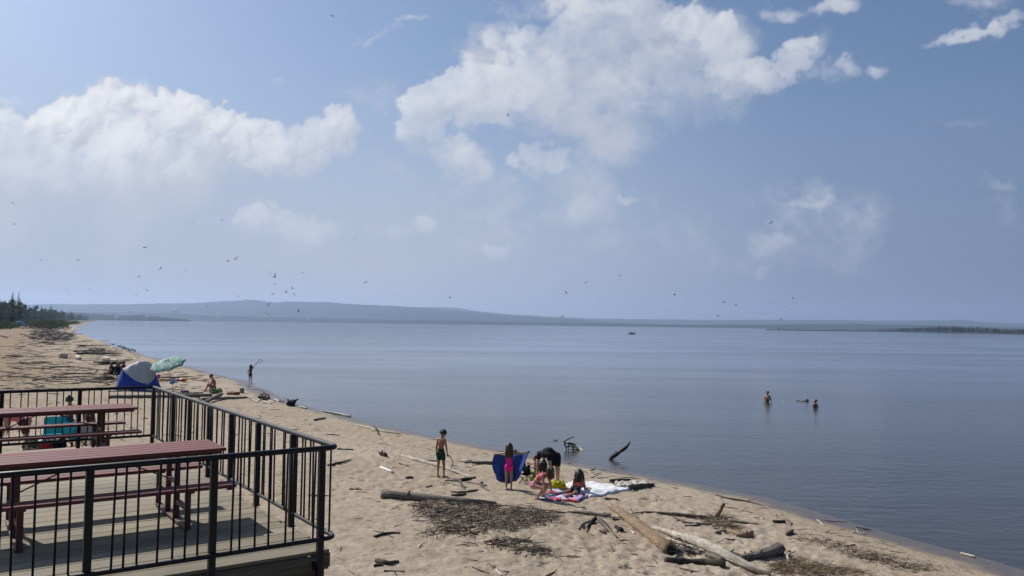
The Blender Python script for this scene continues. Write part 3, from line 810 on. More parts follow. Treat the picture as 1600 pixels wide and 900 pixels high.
# picnic tables, built in deck axes with the long side along n
def picnic_table(n0, r0, label, L=2.61):
    t = empty('picnic_table', (0, 0, 0), label, 'picnic table', 'maroon picnic tables on the deck')
    t.matrix_world = DM4 @ Matrix.Translation((n0, r0, DZ+.001))
    mb = MB(); W = .84; nb = 5; bw = W/nb
    for k in range(nb): mb.box((L/2, -W/2+bw*(k+.5), .822), (L, bw-.014, .038), None, 0, rnd.random(), .004)
    mb.build('tabletop', M_maroon, t)
    for s in (-1, 1):
        mb = MB()
        for q in (-.066, .066): mb.box((L/2, s*.72+q, .466), (L, .125, .038), None, 0, rnd.random(), .004)
        mb.build('bench_seat', M_maroon, t)
    mb = MB()
    for s in (-1, 1): mb.box((L/2, s*(W/2-.13), .781), (L-.06, .038, .042), None, 0, .3)
    for x in (.5, L-.5, L/2): mb.box((x, 0, .784), (.07, W-.16, .036), None, 0, .3)
    mb.build('top_frame', M_maroon_d, t)
    for x in (.5, L-.5):
        for s in (-1, 1):
            mb = MB(); mb.bar((x, s*.22, .018), (x, s*.20, .766), .06, .045, V((0, 1, 0)), 0, .5, .003); mb.build('table_leg', M_maroon_d, t)
            mb = MB(); mb.bar((x, s*.73, .018), (x, s*.72, .428), .06, .045, V((0, 1, 0)), 0, .4, .003)
            mb.box((x, s*.72, .437), (.08, .26, .018), None, 0, .4); mb.build('bench_leg', M_maroon_d, t)
        mb = MB(); mb.box((x, 0, .028), (.075, 1.50, .03), None, 0, .5, .003)
        for s in (-1, 1): mb.box((x, s*.45, .24), (.04, .55, .05), None, 0, .4)
        mb.build('foot_runner', M_maroon_d, t)
        mb = MB(); mb.tube([(x, .0, .45), (L/2+(.12 if x > L/2 else -.12), 0, .765)], .009, 6)
        mb.box((x, 0, .45), (.05, .32, .03)); mb.build('brace_rod', M_maroon_d, t)
    return t
picnic_table(.54, 2.42, 'nearer maroon slatted picnic table with bench seats in front of the other on the deck')
picnic_table(.54, 7.68, 'farther maroon picnic table with bench seats beside the far railing of the deck')
# ------------------------------------------------------------------ driftwood
M_pale = mat_wood('bleached_driftwood', (.37, .32, .245), (.57, .51, .41), (.73, .67, .56))
M_tan = mat_wood('tan_driftwood', (.145, .098, .058), (.235, .165, .105), (.32, .245, .165))
M_grey = mat_wood('grey_driftwood', (.10, .083, .066), (.185, .157, .128), (.30, .265, .22))
M_dark = mat_wood('dark_driftwood', (.035, .027, .021), (.08, .062, .049), (.145, .115, .092))
M_char = mat_wood('charred_wood', (.008, .008, .008), (.020, .019, .018), (.05, .047, .045))
def log_mesh(mb, pts, rad, n=10, seed=0, rough=.16, sub=4, mi=0, knots=0, flat=1.0):
    """tapered irregular trunk through pts (local coordinates)"""
    P = smooth_poly(pts, sub) if len(pts) > 2 else [V(pts[0]).lerp(V(pts[1]), k/(sub*2)) for k in range(sub*2+1)]
    L = len(P); r = np.interp(np.linspace(0, 1, L), np.linspace(0, 1, len(rad)), rad)
    R = random.Random(seed)
    ph = R.random()*50
    for i in range(1, L-1): P[i] = P[i]+V((R.gauss(0, 1), R.gauss(0, 1), R.gauss(0, 1)))*r[i]*.09
    def wob(i, j):
        a = 2*PI*j/n
        return 1+rough*(2*(snoise(math.cos(a)*1.3+ph, i*.33+math.sin(a)*1.3, seed))-1)+rough*.7*(2*(snoise(j*1.7+ph, i*.12, seed+3))-1)
    # splintered ends
    r2 = list(r); P2 = list(P)
    d0 = (P[0]-P[1]).normalized(); d1 = (P[-1]-P[-2]).normalized()
    P2 = [P[0]+d0*r[0]*.35]+P2+[P[-1]+d1*r[-1]*.35]; r2 = [r[0]*.62]+r2+[r[-1]*.62]
    mb.tube(P2, r2, n, mi, True, True, R.random(), wob)
    for k in range(knots):
        i = R.randrange(1, L-1); a = R.random()*2*PI; t = (P[i+1]-P[i-1]).normalized()
        s_ = t.orthogonal().normalized(); s_ = Quaternion(t, a) @ s_
        if s_.z < -.2: s_ = -s_
        q = P[i]+s_*r[i]*.7
        mb.tube([q, q+(s_+t*R.uniform(-.6, .6)).normalized()*r[i]*R.uniform(.7, 1.6)], [r[i]*.38, r[i]*.2], 6, mi)
    return mb
def branchlets(mb, a, b, r, R, n, ln):
    a, b = V(a), V(b); ax = (b-a).normalized()
    for k in range(n):
        p = a.lerp(b, R.uniform(.15, .95)); s = Quaternion(ax, R.random()*6.28) @ ax.orthogonal().normalized()
        s.z = abs(s.z)*.6; d = (s+ax*R.uniform(.2, 1.0)).normalized(); l = ln*R.uniform(.4, 1)
        mb.tube([p, p+d*l*.5+V((0, 0, R.uniform(-.02, .04))), p+d*l], [r*.5, r*.35, r*.12], 5)
def log(name, pts, rad, mat, label, cat='driftwood', group=None, n=10, seed=None, knots=0, sink=.28, lift=None, extra=None, rough=.16, end=None):
    """a log lying where the photo shows its axis; pts are (u, v) or (u, v, height above ground)"""
    if seed is None: seed = sum(ord(c)*(i+1) for i, c in enumerate(label)) % 9999
    W = []
    rr = np.interp(np.linspace(0, 1, len(pts)), np.linspace(0, 1, len(rad)), rad)
    for q, r in zip(pts, rr):
        h = q[2] if len(q) > 2 else None
        g = G(q[0], q[1], r*(1-sink) if h is None else h)
        g.z += (r*(1-sink) if h is None else h); W.append(g)
    ax = W[-1]-W[0]; yaw = math.atan2(ax.y, ax.x)
    o0 = W[0].copy(); Mi = Matrix.Rotation(-yaw, 3, 'Z')
    loc = [Mi @ (p-o0) for p in W]
    mb = MB(); log_mesh(mb, loc, rad, n, seed, rough, 4, 0, knots)
    if extra:
        for epts, erad in extra:
            E_ = []
            er = np.interp(np.linspace(0, 1, len(epts)), np.linspace(0, 1, len(erad)), erad)
            for q, r in zip(epts, er):
                h = q[2] if len(q) > 2 else r*.7
                g = G(q[0], q[1], h); g.z += h; E_.append(Mi @ (g-o0))
            log_mesh(mb, E_, erad, max(6, n-2), seed+5, rough, 3)
    if end is not None:
        mm = max(n, 3); nf = len(mb.f)
        for i, f in enumerate(mb.f):
            if len(f) == n and n > 4: mb.m[i] = 1
    o = mb.build(name, [mat, end] if end is not None else mat, None, o0); o.rotation_euler = (0, 0, yaw)
    return tag(o, label, cat, group)
# the heap of logs at the front of the beach
log('driftwood_log', [(953, 790), (1000, 822), (1047, 859)], [.07, .115, .14, .15], M_tan, 'thick tan brown driftwood log with hollow dark broken end', n=16, knots=0, sink=.4, end=M_char)  # end caps coloured dark in place of the shade inside a hollow
log('driftwood_log', [(1021, 825), (1052, 834), (1082, 843), (1112, 857), (1142, 871), (1172, 885), (1203, 896)], [.03, .065, .095, .10, .085, .075, .035], M_pale, 'long bleached pale driftwood trunk lying over the dark one', n=14, knots=2, sink=-.1, rough=.30)
log('driftwood_log', [(1041, 876), (1090, 878), (1131, 882)], [.075, .08, .085, .075], M_dark, 'short dark brown log in front of the bleached trunk', n=12, knots=1)
log('driftwood_log', [(1150, 872), (1185, 866), (1218, 857)], [.045, .075, .115], M_grey, 'grey brown stump log with knobbly root end beside bleached trunk', n=14, knots=5, sink=.1, rough=.25)
log('driftwood_log', [(1136, 863), (1160, 871)], [.045, .05], M_dark, 'dark log piece half hidden behind the bleached trunk')
log('driftwood_log', [(1104, 866), (1128, 875)], [.06, .06], M_grey, 'stubby grey log chunk between bleached trunk and dark log', knots=1)
log('driftwood_plank', [(1042, 841), (1072, 852), (1104, 863)], [.025, .035, .03], M_pale, 'split pale splinter leaning along underside of bleached trunk', n=6)
log('driftwood_log', [(1054, 858), (1082, 862), (1094, 864)], [.03, .035, .045], M_grey, 'small crooked grey branch piece by the hollow end of the tan log', n=8, knots=1)
log('driftwood_stub', [(1121, 806), (1126, 797, .14), (1131, 787, .32)], [.06, .05, .042], M_tan, 'short tan branch stub standing up out of the sand', sink=.5)
log('driftwood_log', [(1137, 828), (1155, 834), (1172, 836)], [.04, .055, .07], M_tan, 'knobbly tan root log lying right of the upright stub', knots=3, rough=.28, extra=[([(1150, 836), (1166, 837), (1174, 832)], [.035, .05, .07])])
log('driftwood_branch', [(987, 802), (1010, 800), (1037, 802), (1070, 805), (1103, 809)], [.012, .02, .03, .045, .04], M_dark, 'gnarled dark branch stretching right from behind the tan log', n=8, knots=5, rough=.3)
log('driftwood_branch', [(1050, 806), (1069, 816), (1090, 818), (1113, 819)], [.02, .028, .022, .014], M_dark, 'forked dark branch lying just in front of the gnarled branch', n=8, knots=2, extra=[([(1070, 821), (1086, 821), (1104, 818)], [.022, .022, .012]), ([(1062, 812), (1053, 816)], [.018, .008])])
log('driftwood_log', [(1143, 814), (1160, 816), (1184, 819)], [.03, .035, .02], M_grey, 'thin grey log with twiggy litter above the knobbly root log', n=8, knots=2)
log('driftwood_log', [(1118, 832), (1133, 829)], [.025, .03], M_grey, 'short grey stick lying left of the knobbly root log', n=7)
log('driftwood_branch', [(1133, 842), (1148, 843)], [.016, .014], M_dark, 'tiny dark stick lying just above the bleached trunk', n=6)
log('driftwood_branch', [(1118, 773), (1140, 779), (1165, 783), (1194, 790)], [.02, .03, .022, .008], M_dark, 'thin dark branch lying half in the water at the edge of the lake', n=7, knots=2, extra=[([(1165, 783), (1180, 780)], [.012, .004])])
log('driftwood_log', [(1208, 814.5), (1226, 815)], [.035, .04], M_dark, 'short dark chunk alone on smooth sand toward the water', n=8)
log('driftwood_branch', [(1233, 877), (1231, 867, .08), (1243, 861, .15)], [.025, .022, .012], M_pale, 'pale forked twig standing right of the stump log', n=7, extra=[([(1231, 867, .08), (1226, 862, .12)], [.015, .006])])
log('driftwood_branch', [(1178, 808), (1188, 809), (1192, 812)], [.014, .018, .012], M_pale, 'small pale bent stick on the damp sand', n=6)
log('driftwood_branch', [(1157, 797), (1176, 801)], [.014, .012], M_tan, 'slender yellowish stick near the waterline branch', n=6)
log('driftwood_branch', [(1502, 864.5), (1524, 870)], [.03, .028], M_pale, 'white stick at the waterline on the far right of the beach', n=7)
log('driftwood_branch', [(1332, 831), (1352, 834.5)], [.022, .016], M_pale, 'pale forked stick at the waterline right of the logs', n=6, extra=[([(1341, 832.5), (1338, 826)], [.012, .004])])
log('driftwood_branch', [(1277, 812), (1287, 820)], [.016, .012], M_pale, 'small pale stick slanting at the edge of the wet sand', n=6)
log('driftwood_log', [(1230, 835), (1237, 830)], [.04, .05], M_dark, 'dark knotty root lump at the start of the weed line', n=8, knots=4, rough=.35)
log('driftwood_branch', [(1322, 853), (1336, 851)], [.014, .014], M_dark, 'thin dark twig on bare sand below the pale forked stick', n=6)
log('driftwood_branch', [(1261, 840), (1273, 844)], [.02, .016], M_pale, 'pale stick lying on the brown weed line', n=6)
# burnt sticks of an old fire
FG = 'burnt sticks of the old campfire'
for pts, rad, mat, lab in [([(934, 809, .10), (950, 826, .05), (964, 840)], [.045, .04, .02], M_grey, 'longest grey burnt stick slanting right from the old campfire'),
    ([(934, 808, .10), (924, 816, .07), (919, 824)], [.05, .055, .035], M_char, 'black charred stump slanting left in the old campfire'),
    ([(930, 811, .06), (911, 819, .03), (905, 827)], [.018, .022, .018], M_dark, 'leftmost burnt stick of the old campfire'),
    ([(938, 811, .08), (948, 820, .04), (957, 832)], [.022, .025, .016], M_char, 'thin black stick beside the longest burnt stick'),
    ([(962, 823), (971, 828)], [.04, .055], M_char, 'black charred lump at right edge of the old campfire'),
    ([(937, 829), (947, 833)], [.025, .03], M_dark, 'short burnt chunk at the foot of the old campfire'),
    ([(921, 818), (917, 831)], [.016, .014], M_dark, 'small dark stick leaning at the foot of the black charred stump')]:
    log('burnt_stick', pts, rad, mat, lab, 'burnt stick', FG, n=8)
log('driftwood_pole', [(886, 800), (915, 801.5), (953, 806)], [.02, .04, .055], M_grey, 'grey pole lying behind the old campfire', n=9, knots=1)
log('driftwood_pole', [(958, 811), (978, 813)], [.03, .025], M_dark, 'short dark pole between campfire and the tan log', n=7)
log('driftwood_pole', [(768, 789), (812, 793), (850, 797), (884, 801)], [.028, .026, .022, .016], M_grey, 'long thin grey pole pointing from the big log to the campfire', n=7)
log('driftwood_branch', [(982, 826), (992, 834)], [.012, .02], M_pale, 'pale splinter stuck in the sand left of the tan log', n=6)
log('driftwood_branch', [(945, 778.5), (965, 780)], [.02, .022], M_dark, 'dark flat stick lying below the white blanket', n=7)
# middle of the beach
log('driftwood_log', [(597, 773), (650, 777), (700, 781), (738, 784), (775, 786)], [.105, .10, .085, .07, .035], M_grey, 'long thick grey log lying behind the twig heap', n=14, knots=4, sink=.25)
log('driftwood_branch', [(668, 784), (700, 786), (732, 786)], [.02, .025, .02], M_pale, 'pale stick lying along the front of the long thick grey log', n=6)
log('driftwood_plank', [(628, 711), (646, 717), (680, 726), (710, 736), (738, 747)], [.03, .06, .075, .06, .035], M_pale, 'long bleached plank log lying behind the boy', n=8, knots=1, sink=.4)
log('driftwood_branch', [(657, 718.5), (672, 720), (684, 720)], [.02, .025, .02], M_dark, 'dark stick crossing behind the bleached plank log', n=7)
log('driftwood_branch', [(594.5, 730), (612.5, 737)], [.038, .036], mat_plain('white_board_paint', (.72, .70, .66), .6), 'white painted stick lying alone on the sand', n=5, rough=.03)
log('driftwood_log', [(726, 722.5), (750, 723), (778, 722), (792, 720)], [.04, .045, .05, .05], M_grey, 'grey log lying behind the girl holding the towel', n=9, knots=1, extra=[([(738, 727), (755, 725), (768, 725)], [.012, .015, .012])])
log('driftwood_lump', [(709, 749), (725, 750), (742, 746)], [.035, .06, .03], M_char, 'blackened flat lump of driftwood at the end of the bleached plank log', n=9, rough=.4, sink=.65)
log('driftwood_branch', [(704, 768), (722, 769), (746, 765)], [.02, .03, .018], M_dark, 'dark twisted branch above the long thick grey log', n=7, knots=3, rough=.3, extra=[([(706, 773), (718, 773), (728, 771)], [.035, .045, .02])])
log('driftwood_branch', [(585, 838), (603, 833), (625, 833)], [.022, .028, .018], M_dark, 'curved dark stick lying on the open sand near the deck', n=8, knots=1)
log('driftwood_slab', [(587, 876), (605, 879), (623, 877)], [.03, .045, .02], M_dark, 'dark splintered slab of driftwood low on the open sand near the deck', n=9, rough=.35, extra=[([(585, 884), (598, 882)], [.03, .02])])
log('driftwood_branch', [(600, 892), (632, 893)], [.014, .012], M_dark, 'straight dark twig just below the splintered slab', n=6)
log('driftwood_branch', [(767, 879), (777, 891), (784, 899)], [.01, .016, .018], M_pale, 'pale bare stick poking up at the bottom of the beach', n=6)
log('driftwood_branch', [(738, 886), (752, 892), (764, 896)], [.012, .016, .010], M_dark, 'crooked brown twig lying left of the pale bare stick', n=6, knots=2)
log('driftwood_branch', [(546, 764), (565, 764.5)], [.014, .016], M_dark, 'small dark twig on open sand just right of the railing', n=6, extra=[([(556, 764), (561, 762)], [.02, .016])])
log('driftwood_branch', [(512, 727), (530, 723), (549, 718)], [.03, .045, .015], M_dark, 'dark jagged branch lying beside the corner of the railing', n=7, knots=4, rough=.3)
log('driftwood_branch', [(527, 701.5), (552, 702.5)], [.035, .03], M_grey, 'grey stick on sand beyond the corner of the railing', n=6)
log('driftwood_lump', [(594, 709), (603, 711)], [.06, .08], M_dark, 'dark root lump on the sand left of the bleached plank log', n=8, knots=4, rough=.4)
log('driftwood_branch', [(623, 724), (638, 728)], [.018, .02], M_dark, 'dark chip lying in front of the bleached plank log', n=6)
log('driftwood_lump', [(635, 746.5), (645, 746)], [.04, .035], M_dark, 'small dark lump on sand left of the boys feet', n=7, rough=.35)
log('driftwood_branch', [(666, 761), (675, 758.5)], [.02, .018], M_dark, 'short dark stick on sand in front of the boys feet', n=6)
# along the waterline
log('driftwood_pole', [(501, 642.5, .06), (525, 646, .06), (548, 650.5, .06)], [.04, .055, .05], M_pale, 'long pale pole floating at the water edge past the railing', n=7)
log('driftwood_branch', [(502, 645), (522, 650)], [.03, .03], M_pale, 'pale stick on wet sand just below the floating pole', n=6)
log('driftwood_pole', [(557, 664.5), (575, 668), (588, 671), (605, 675), (624, 677.5)], [.04, .05, .06, .04, .03], M_pale, 'long bleached branch lying along the waterline', n=7, knots=3, extra=[([(590, 672), (586, 668, .2), (583, 666, .35)], [.04, .03, .02])])
log('driftwood_lump', [(451, 631), (458, 629)], [.16, .20], M_char, 'black stump sitting at the water edge', n=9, rough=.35, knots=2, sink=.2)
log('driftwood_lump', [(405, 622), (412, 619), (420, 624)], [.12, .26, .12], M_dark, 'dark brown root clump at the water edge', n=9, rough=.4, knots=4)
log('driftwood_branch', [(469, 635.5), (479, 638)], [.08, .06], M_pale, 'pale log end on the waterline beyond the black stump', n=7)
log('driftwood_branch', [(491, 656), (508, 653)], [.05, .05], M_grey, 'grey stick lying above the bleached branch by the railing', n=6)
log('driftwood_pole', [(170, 620.5), (230, 620), (280, 619.5), (330, 617.5)], [.10, .11, .11, .10], M_grey, 'long brown log running behind the railing below the tent', n=9, knots=2)
log('driftwood_pole', [(311, 624), (345, 622.5), (386, 621)], [.08, .09, .06], M_grey, 'grey log right of the hunched bather', n=8)
log('driftwood_pole', [(319, 629), (332, 622.5, .15), (346, 616, .3)], [.09, .10, .10], M_grey, 'thick grey log propped aslant beside the hunched bather', n=9)
log('driftwood_branch', [(310, 625.5), (326, 621.5)], [.07, .06], M_pale, 'pale stick crossing under the propped grey log', n=7)
WG = 'white driftwood pieces heaped by the water edge'
for i, (a, b) in enumerate([((389, 621), (398, 623.5)), ((399, 622), (407, 626)), ((404, 621), (410, 624.5)), ((420, 626), (428, 629)), ((429, 624), (436, 627)), ((437, 626), (443, 628)), ((412, 628), (424, 630.5)), ((396, 625), (404, 628))]):
    log('driftwood_piece', [a, b], [.07, .05], M_pale if i % 3 != 2 else M_grey, 'whitish driftwood piece in the heap between root clump and black stump', 'driftwood', WG, n=6)
log('driftwood_log', [(147, 565.5), (165, 567), (191, 567)], [.10, .20, .12], M_dark, 'long dark canoe shaped log on the beach behind the tent', n=8)
PG = 'bleached chunks on the beach behind the tent'
for a, b, r in [((163, 560), (172, 562), .30), ((172, 562), (183, 564), .2), ((96, 556), (103, 556.5), .35), ((120, 558), (125, 560.5), .28), ((86, 520), (93, 521), .6), ((100, 526.5), (106, 527), .4)]:
    log('driftwood_piece', [a, b], [r, r*.7], M_pale, 'bleached white driftwood chunk on the beach behind the tent', 'driftwood', PG, n=7, rough=.3)
DG = 'dark logs strewn over the far beach'
R = random.Random(77)
fixed = [((116, 549), (150, 548), .3), ((124, 551), (177, 552), .35), ((120, 552.5), (160, 551), .35), ((119, 539), (145, 540.5), .28), ((0, 524), (13, 527), .4), ((8, 555), (34, 557), .2), ((66, 573), (123, 573), .12), ((60, 535), (85, 536), .3),
    ((125, 574), (160, 578), .12), ((60, 567), (80, 567), .12), ((150, 546), (162, 546.5), .25), ((85, 585), (150, 583), .10), ((188, 563.5), (205, 563.5), .12), ((60, 523), (100, 522), .4), ((70, 530), (96, 528), .4), ((30, 566), (44, 567), .12), ((120, 588), (180, 591), .10)]
for a, b, r in fixed:
    m_ = ((a[0]+b[0])/2+R.uniform(-3, 3), (a[1]+b[1])/2+R.uniform(-.6, .6))
    log('driftwood_log', [a, m_, b], [r*.35, r*.5, r*.3], R.choice([M_dark, M_grey, M_dark]), 'dark driftwood log strewn on the far beach', 'driftwood', DG, n=7, knots=1)
for k in range(75):
    g = None
    while g is None:
        u, v = R.uniform(20, 230), R.uniform(514, 600)
        q = G(u, v); s = sdist(q.x, q.y)
        if s > 2 and s < 55 and not (185 < u and v > 565) and R.random() < math.exp(-abs(s-12)/14): g = q
    D = g.y; L = R.uniform(.7, 3.2)*(1 if D < 120 else 1.6); wpx = L/D*FPX; an = R.gauss(0, .5)
    dv = math.sin(an)*wpx*.12
    r = R.uniform(.02, .055)*(1 if D < 120 else 1.8)
    log('driftwood_log', [(u-wpx/2, v-dv), (u+R.uniform(-1, 1), v+R.uniform(-.3, .3)), (u+wpx/2, v+dv)], [r*.8, r, r*.5], R.choice([M_dark, M_dark, M_grey, M_grey, M_tan]), 'dark driftwood log strewn on the far beach', 'driftwood', DG, n=6)
# branches standing in the lake
o = GW(952, 717.7, 0); k = o.y
pts = [o+V((-.05, 0, -.25))]+[AT(u, v, k+dd) for u, v, dd in ((955, 717, 0), (962, 711, .05), (968.5, 706.5, .1), (973, 703, .05), (980, 697.5, 0), (983, 693, -.05), (985.5, 689.5, -.1))]
mb = MB(); log_mesh(mb, [p-o for p in pts], [.06, .07, .075, .05, .075, .055, .03, .012], 9, 5, .2, 3, 0, 3)
mb.tube([AT(981, 696.5, k)-o, AT(981, 691, k+.1)-o], [.02, .006], 5); mb.tube([AT(960, 713, k)-o, AT(957, 710, k)-o], [.02, .01], 5)
tag(mb.build('standing_branch', M_dark, None, o), 'crooked dark branch rising out of the shallow water', 'driftwood')
o = GW(898, 703, 0); k = o.y
def wp(u, v, dy=0, z=None):
    return AT(u, v, k+dy)-o
mb = MB()
log_mesh(mb, [wp(882.5, 690.5, .3), wp(890, 693, .2), wp(903, 700, .1), wp(914, 707, -.3)], [.045, .06, .06, .05], 8, 9, .15, 3, 0, 2)
fallen = mb.build('fallen_branch', M_pale, None, o)
tag(fallen, 'fallen branch with pale bare stem and dark twigs lying in the lake', 'driftwood')
mb = MB()
for pts in [[(882.7, 690), (888, 686), (895, 682.7), (897, 683.5)], [(882.5, 693), (884, 698), (885.5, 703.5)], [(885.5, 703.5), (893, 702.5), (904, 702.3)], [(889, 691.5), (896, 693.5), (901, 695.5)], [(881.5, 695), (884.5, 697)], [(881, 689), (882.5, 694)], [(884, 699), (890, 697), (897, 700.5)], [(912, 706), (919, 706.5)], [(913, 707), (911, 709.5)], [(895, 698), (896, 703)], [(888, 692), (888, 702)]]:
    mb.tube([wp(u, v, .1) for u, v in pts], [.03*(1-.7*i/len(pts)) for i in range(len(pts))], 5)
mb.build('twigs', M_char, fallen)
log('driftwood_branch', [(923, 735), (930, 732)], [.02, .015], M_dark, 'tiny dark stick poking out of the shallows below the fallen branch', n=5)
log('driftwood_stump', [(802.5, 719), (803, 714, .25), (803.5, 708, .5)], [.12, .13, .12], M_grey, 'grey brown stump at the waterline just right of the girl with the towel', n=10, sink=.5)
# stones and the two logs that hem them
log('driftwood_log', [(954, 751.5), (970, 751), (985, 750.5)], [.06, .065, .05], M_dark, 'dark log behind the heap of pale stones', n=8)
log('driftwood_log', [(984, 762.5), (1000, 759.5), (1021, 757.5)], [.085, .075, .05], M_dark, 'dark log along the front of the heap of pale stones', n=9, knots=1)
M_stone = mat_plain('pale_stone', (.50, .455, .385), .85, .28, 9, .4)
R = random.Random(5); sp = []
st_me = []
for k in range(4):
    bm = bmesh.new(); bmesh.ops.create_icosphere(bm, subdivisions=2, radius=1)
    for q in bm.verts:
        q.co *= 1+.35*((snoise(q.co.x*1.6+9*k, q.co.y*1.6+q.co.z*1.3, k))-.5)
        q.co.z *= .62; q.co.x *= 1.2
    me = bpy.data.meshes.new('stone'); bm.to_mesh(me); bm.free()
    me.polygons.foreach_set('use_smooth', [True]*len(me.polygons)); me.materials.append(M_stone); st_me.append(me)
for k in range(2000):
    if len(sp) >= 42: break
    t = R.random(); u = 962+t*50; v = R.uniform(752.5+t*1.5, 761-t*2.5)
    if u > 985 and v > 763-(u-985)*.16: continue
    g = G(u, v); r = R.uniform(.05, .10)
    if any((g-q).length < .8*(r+a) for q, a in sp): continue
    sp.append((g, r)); o = link('stone', R.choice(st_me), None, None, g+V((0, 0, r*.25)))
    o.scale = (r, r, r); o.rotation_euler = (0, 0, R.random()*6)
    tag(o, 'pale rounded stone in the heap between two dark logs at the waterline', 'stone', 'pale stones heaped by the waterline')
def yaw_of_(g): return -math.atan2(g.x, g.y)
# twig heaps and the litter of the drift lines
def stick(mb, p, L, r, R, tilt=.25, mi=0):
    a = R.random()*PI*2; d = V((math.cos(a), math.sin(a), R.gauss(0, tilt)))*L*.5
    b = V((R.gauss(0, 1), R.gauss(0, 1), R.gauss(0, .6)))*L*.06
    e = d.orthogonal().normalized()*r; f = d.normalized().cross(e)
    vs = []
    for q, k in ((p-d, .7), (p+b, 1.0), (p+d, .5)):
        for s in range(3): vs.append(q+(e*math.cos(s*2.094)+f*math.sin(s*2.094))*k)
    mb.add(vs, [(0,1,4,3),(1,2,5,4),(2,0,3,5),(3,4,7,6),(4,5,8,7),(5,3,6,8)], mi)
def heap(name, poly, n, label, hmax, seed, mats, lens=(.12, .5), rr=(.004, .012)):
    R = random.Random(seed); mb = MB(); P = [V((a, b)) for a, b in poly]; k = 0
    us = [a for a, b in poly]; vs = [b for a, b in poly]
    def inside(u, v):
        c = False
        for i in range(len(P)):
            a, b = P[i], P[(i+1) % len(P)]
            if (a.y > v) != (b.y > v) and u < (b.x-a.x)*(v-a.y)/(b.y-a.y)+a.x: c = not c
        return c
    while k < n:
        u, v = R.uniform(min(us), max(us)), R.uniform(min(vs), max(vs))
        u2, v2 = u+R.gauss(0, 9), v+R.gauss(0, 2.6)
        if not inside(u, v): continue
        if (snoise(u*.11, v*.3, seed)) < R.uniform(.0, .62): continue
        g = G(u2, v2); g.z += R.random()**1.7*hmax
        stick(mb, g, R.uniform(*lens)*(1.6 if R.random() < .08 else 1), R.uniform(*rr), R, .22, R.choices(range(len(mats)), [5, 4, 2][:len(mats)])[0]); k += 1
    return tag(mb.build(name, mats), label, 'twigs', kind='stuff')
heap('twig_litter', [(641, 783), (680, 782), (740, 789), (800, 793), (850, 800), (872, 808), (868, 818), (820, 822), (780, 829), (735, 836), (690, 834), (650, 836), (700, 824), (672, 812), (650, 800)], 1350, 'wide heap of broken twigs in front of the long grey log', .08, 1, [M_grey, M_tan, M_dark])
heap('twig_litter', [(760, 848), (790, 841), (830, 846), (846, 858), (870, 864), (862, 868), (838, 866), (812, 861), (785, 856)], 240, 'small scatter of broken twigs below the wide heap', .03, 2, [M_grey, M_tan, M_dark])
M_weed = mat_plain('dry_brown_weed', (.23, .17, .10), .95, .4, 6)
heap('weed_line', [(1235, 838), (1290, 842), (1330, 856), (1380, 868), (1420, 882), (1462, 888), (1450, 893), (1400, 886), (1340, 870), (1290, 852)], 800, 'line of dry brown weed along the sand toward the right', .025, 3, [M_weed, M_dark, M_tan], (.05, .25), (.003, .007))
heap('weed_line', [(1205, 884), (1235, 872), (1270, 882), (1330, 892), (1360, 899), (1225, 899)], 800, 'tangle of dry brown weed and straw beside the stump log', .06, 4, [M_weed, M_tan, M_dark], (.08, .35), (.003, .007))
heap('root_litter', [(1095, 808), (1130, 806), (1150, 822), (1160, 836), (1130, 826), (1108, 820)], 420, 'straw coloured root litter round the upright stub', .05, 6, [M_tan, M_weed, M_grey], (.08, .3), (.003, .009))
heap('twig_litter', [(1064, 836), (1090, 842), (1110, 862), (1070, 868), (1056, 858)], 200, 'twigs caught between the tan log and the bleached trunk', .08, 7, [M_dark, M_grey, M_pale], (.1, .3))
heap('driftwood_litter', [(52, 518), (85, 516), (108, 522), (104, 531), (75, 532), (55, 528)], 520, 'dense field of dark driftwood far up the beach', .35, 8, [M_dark, M_grey, M_pale], (.8, 4.0), (.03, .09))
heap('driftwood_litter', [(118, 548), (140, 545.5), (178, 549.5), (178, 553.5), (125, 553.5)], 170, 'dark driftwood heap on the beach behind the tent', .2, 12, [M_dark, M_grey, M_pale], (.5, 2.2), (.02, .06))
heap('driftwood_litter', [(30, 507), (62, 508), (96, 513), (100, 517), (60, 514), (34, 511)], 220, 'driftwood lying along the foot of the far bushes', .5, 14, [M_dark, M_grey, M_pale], (1.5, 6.0), (.06, .2))
R = random.Random(55); mb = MB(); cnt = 0
while cnt < 6500:
    az = R.uniform(-.62, .62); D = 12.5*math.exp(R.random()**1.05*2.75)
    x, y = D*math.sin(az), D*math.cos(az); s = sdist(x, y)
    if s < .3 or s > 42: continue
    band = .16+1.0*math.exp(-((s-2.2)/.8)**2)+.8*math.exp(-((s-6.0-1.5*math.sin(x*.12))/1.3)**2)+.75*math.exp(-((s-10.5+math.sin(y*.15))/1.6)**2)+.5*math.exp(-((s-16)/3.0)**2)
    band *= .35+1.3*(snoise(x*.35, y*.35, 81))**1.5*(1.6 if x < -9 else .85)
    if R.random() > band: continue
    # keep the deck footprint free
    q = V((x, y, 0))-DK
    if 0 < q.dot(DN) < 9 and 0 < q.dot(DR) < 8.7: continue
    L = math.exp(R.gauss(-2.35, .7))*(1+D/80); L = min(L, 2.0); r = L*R.uniform(.016, .04)
    z = zg(x, y)+r*.5
    stick(mb, V((x, y, z)), L, r, R, .10, R.choices([0, 1, 2], [4, 5, .8])[0]); cnt += 1
R = random.Random(66); cnt = 0
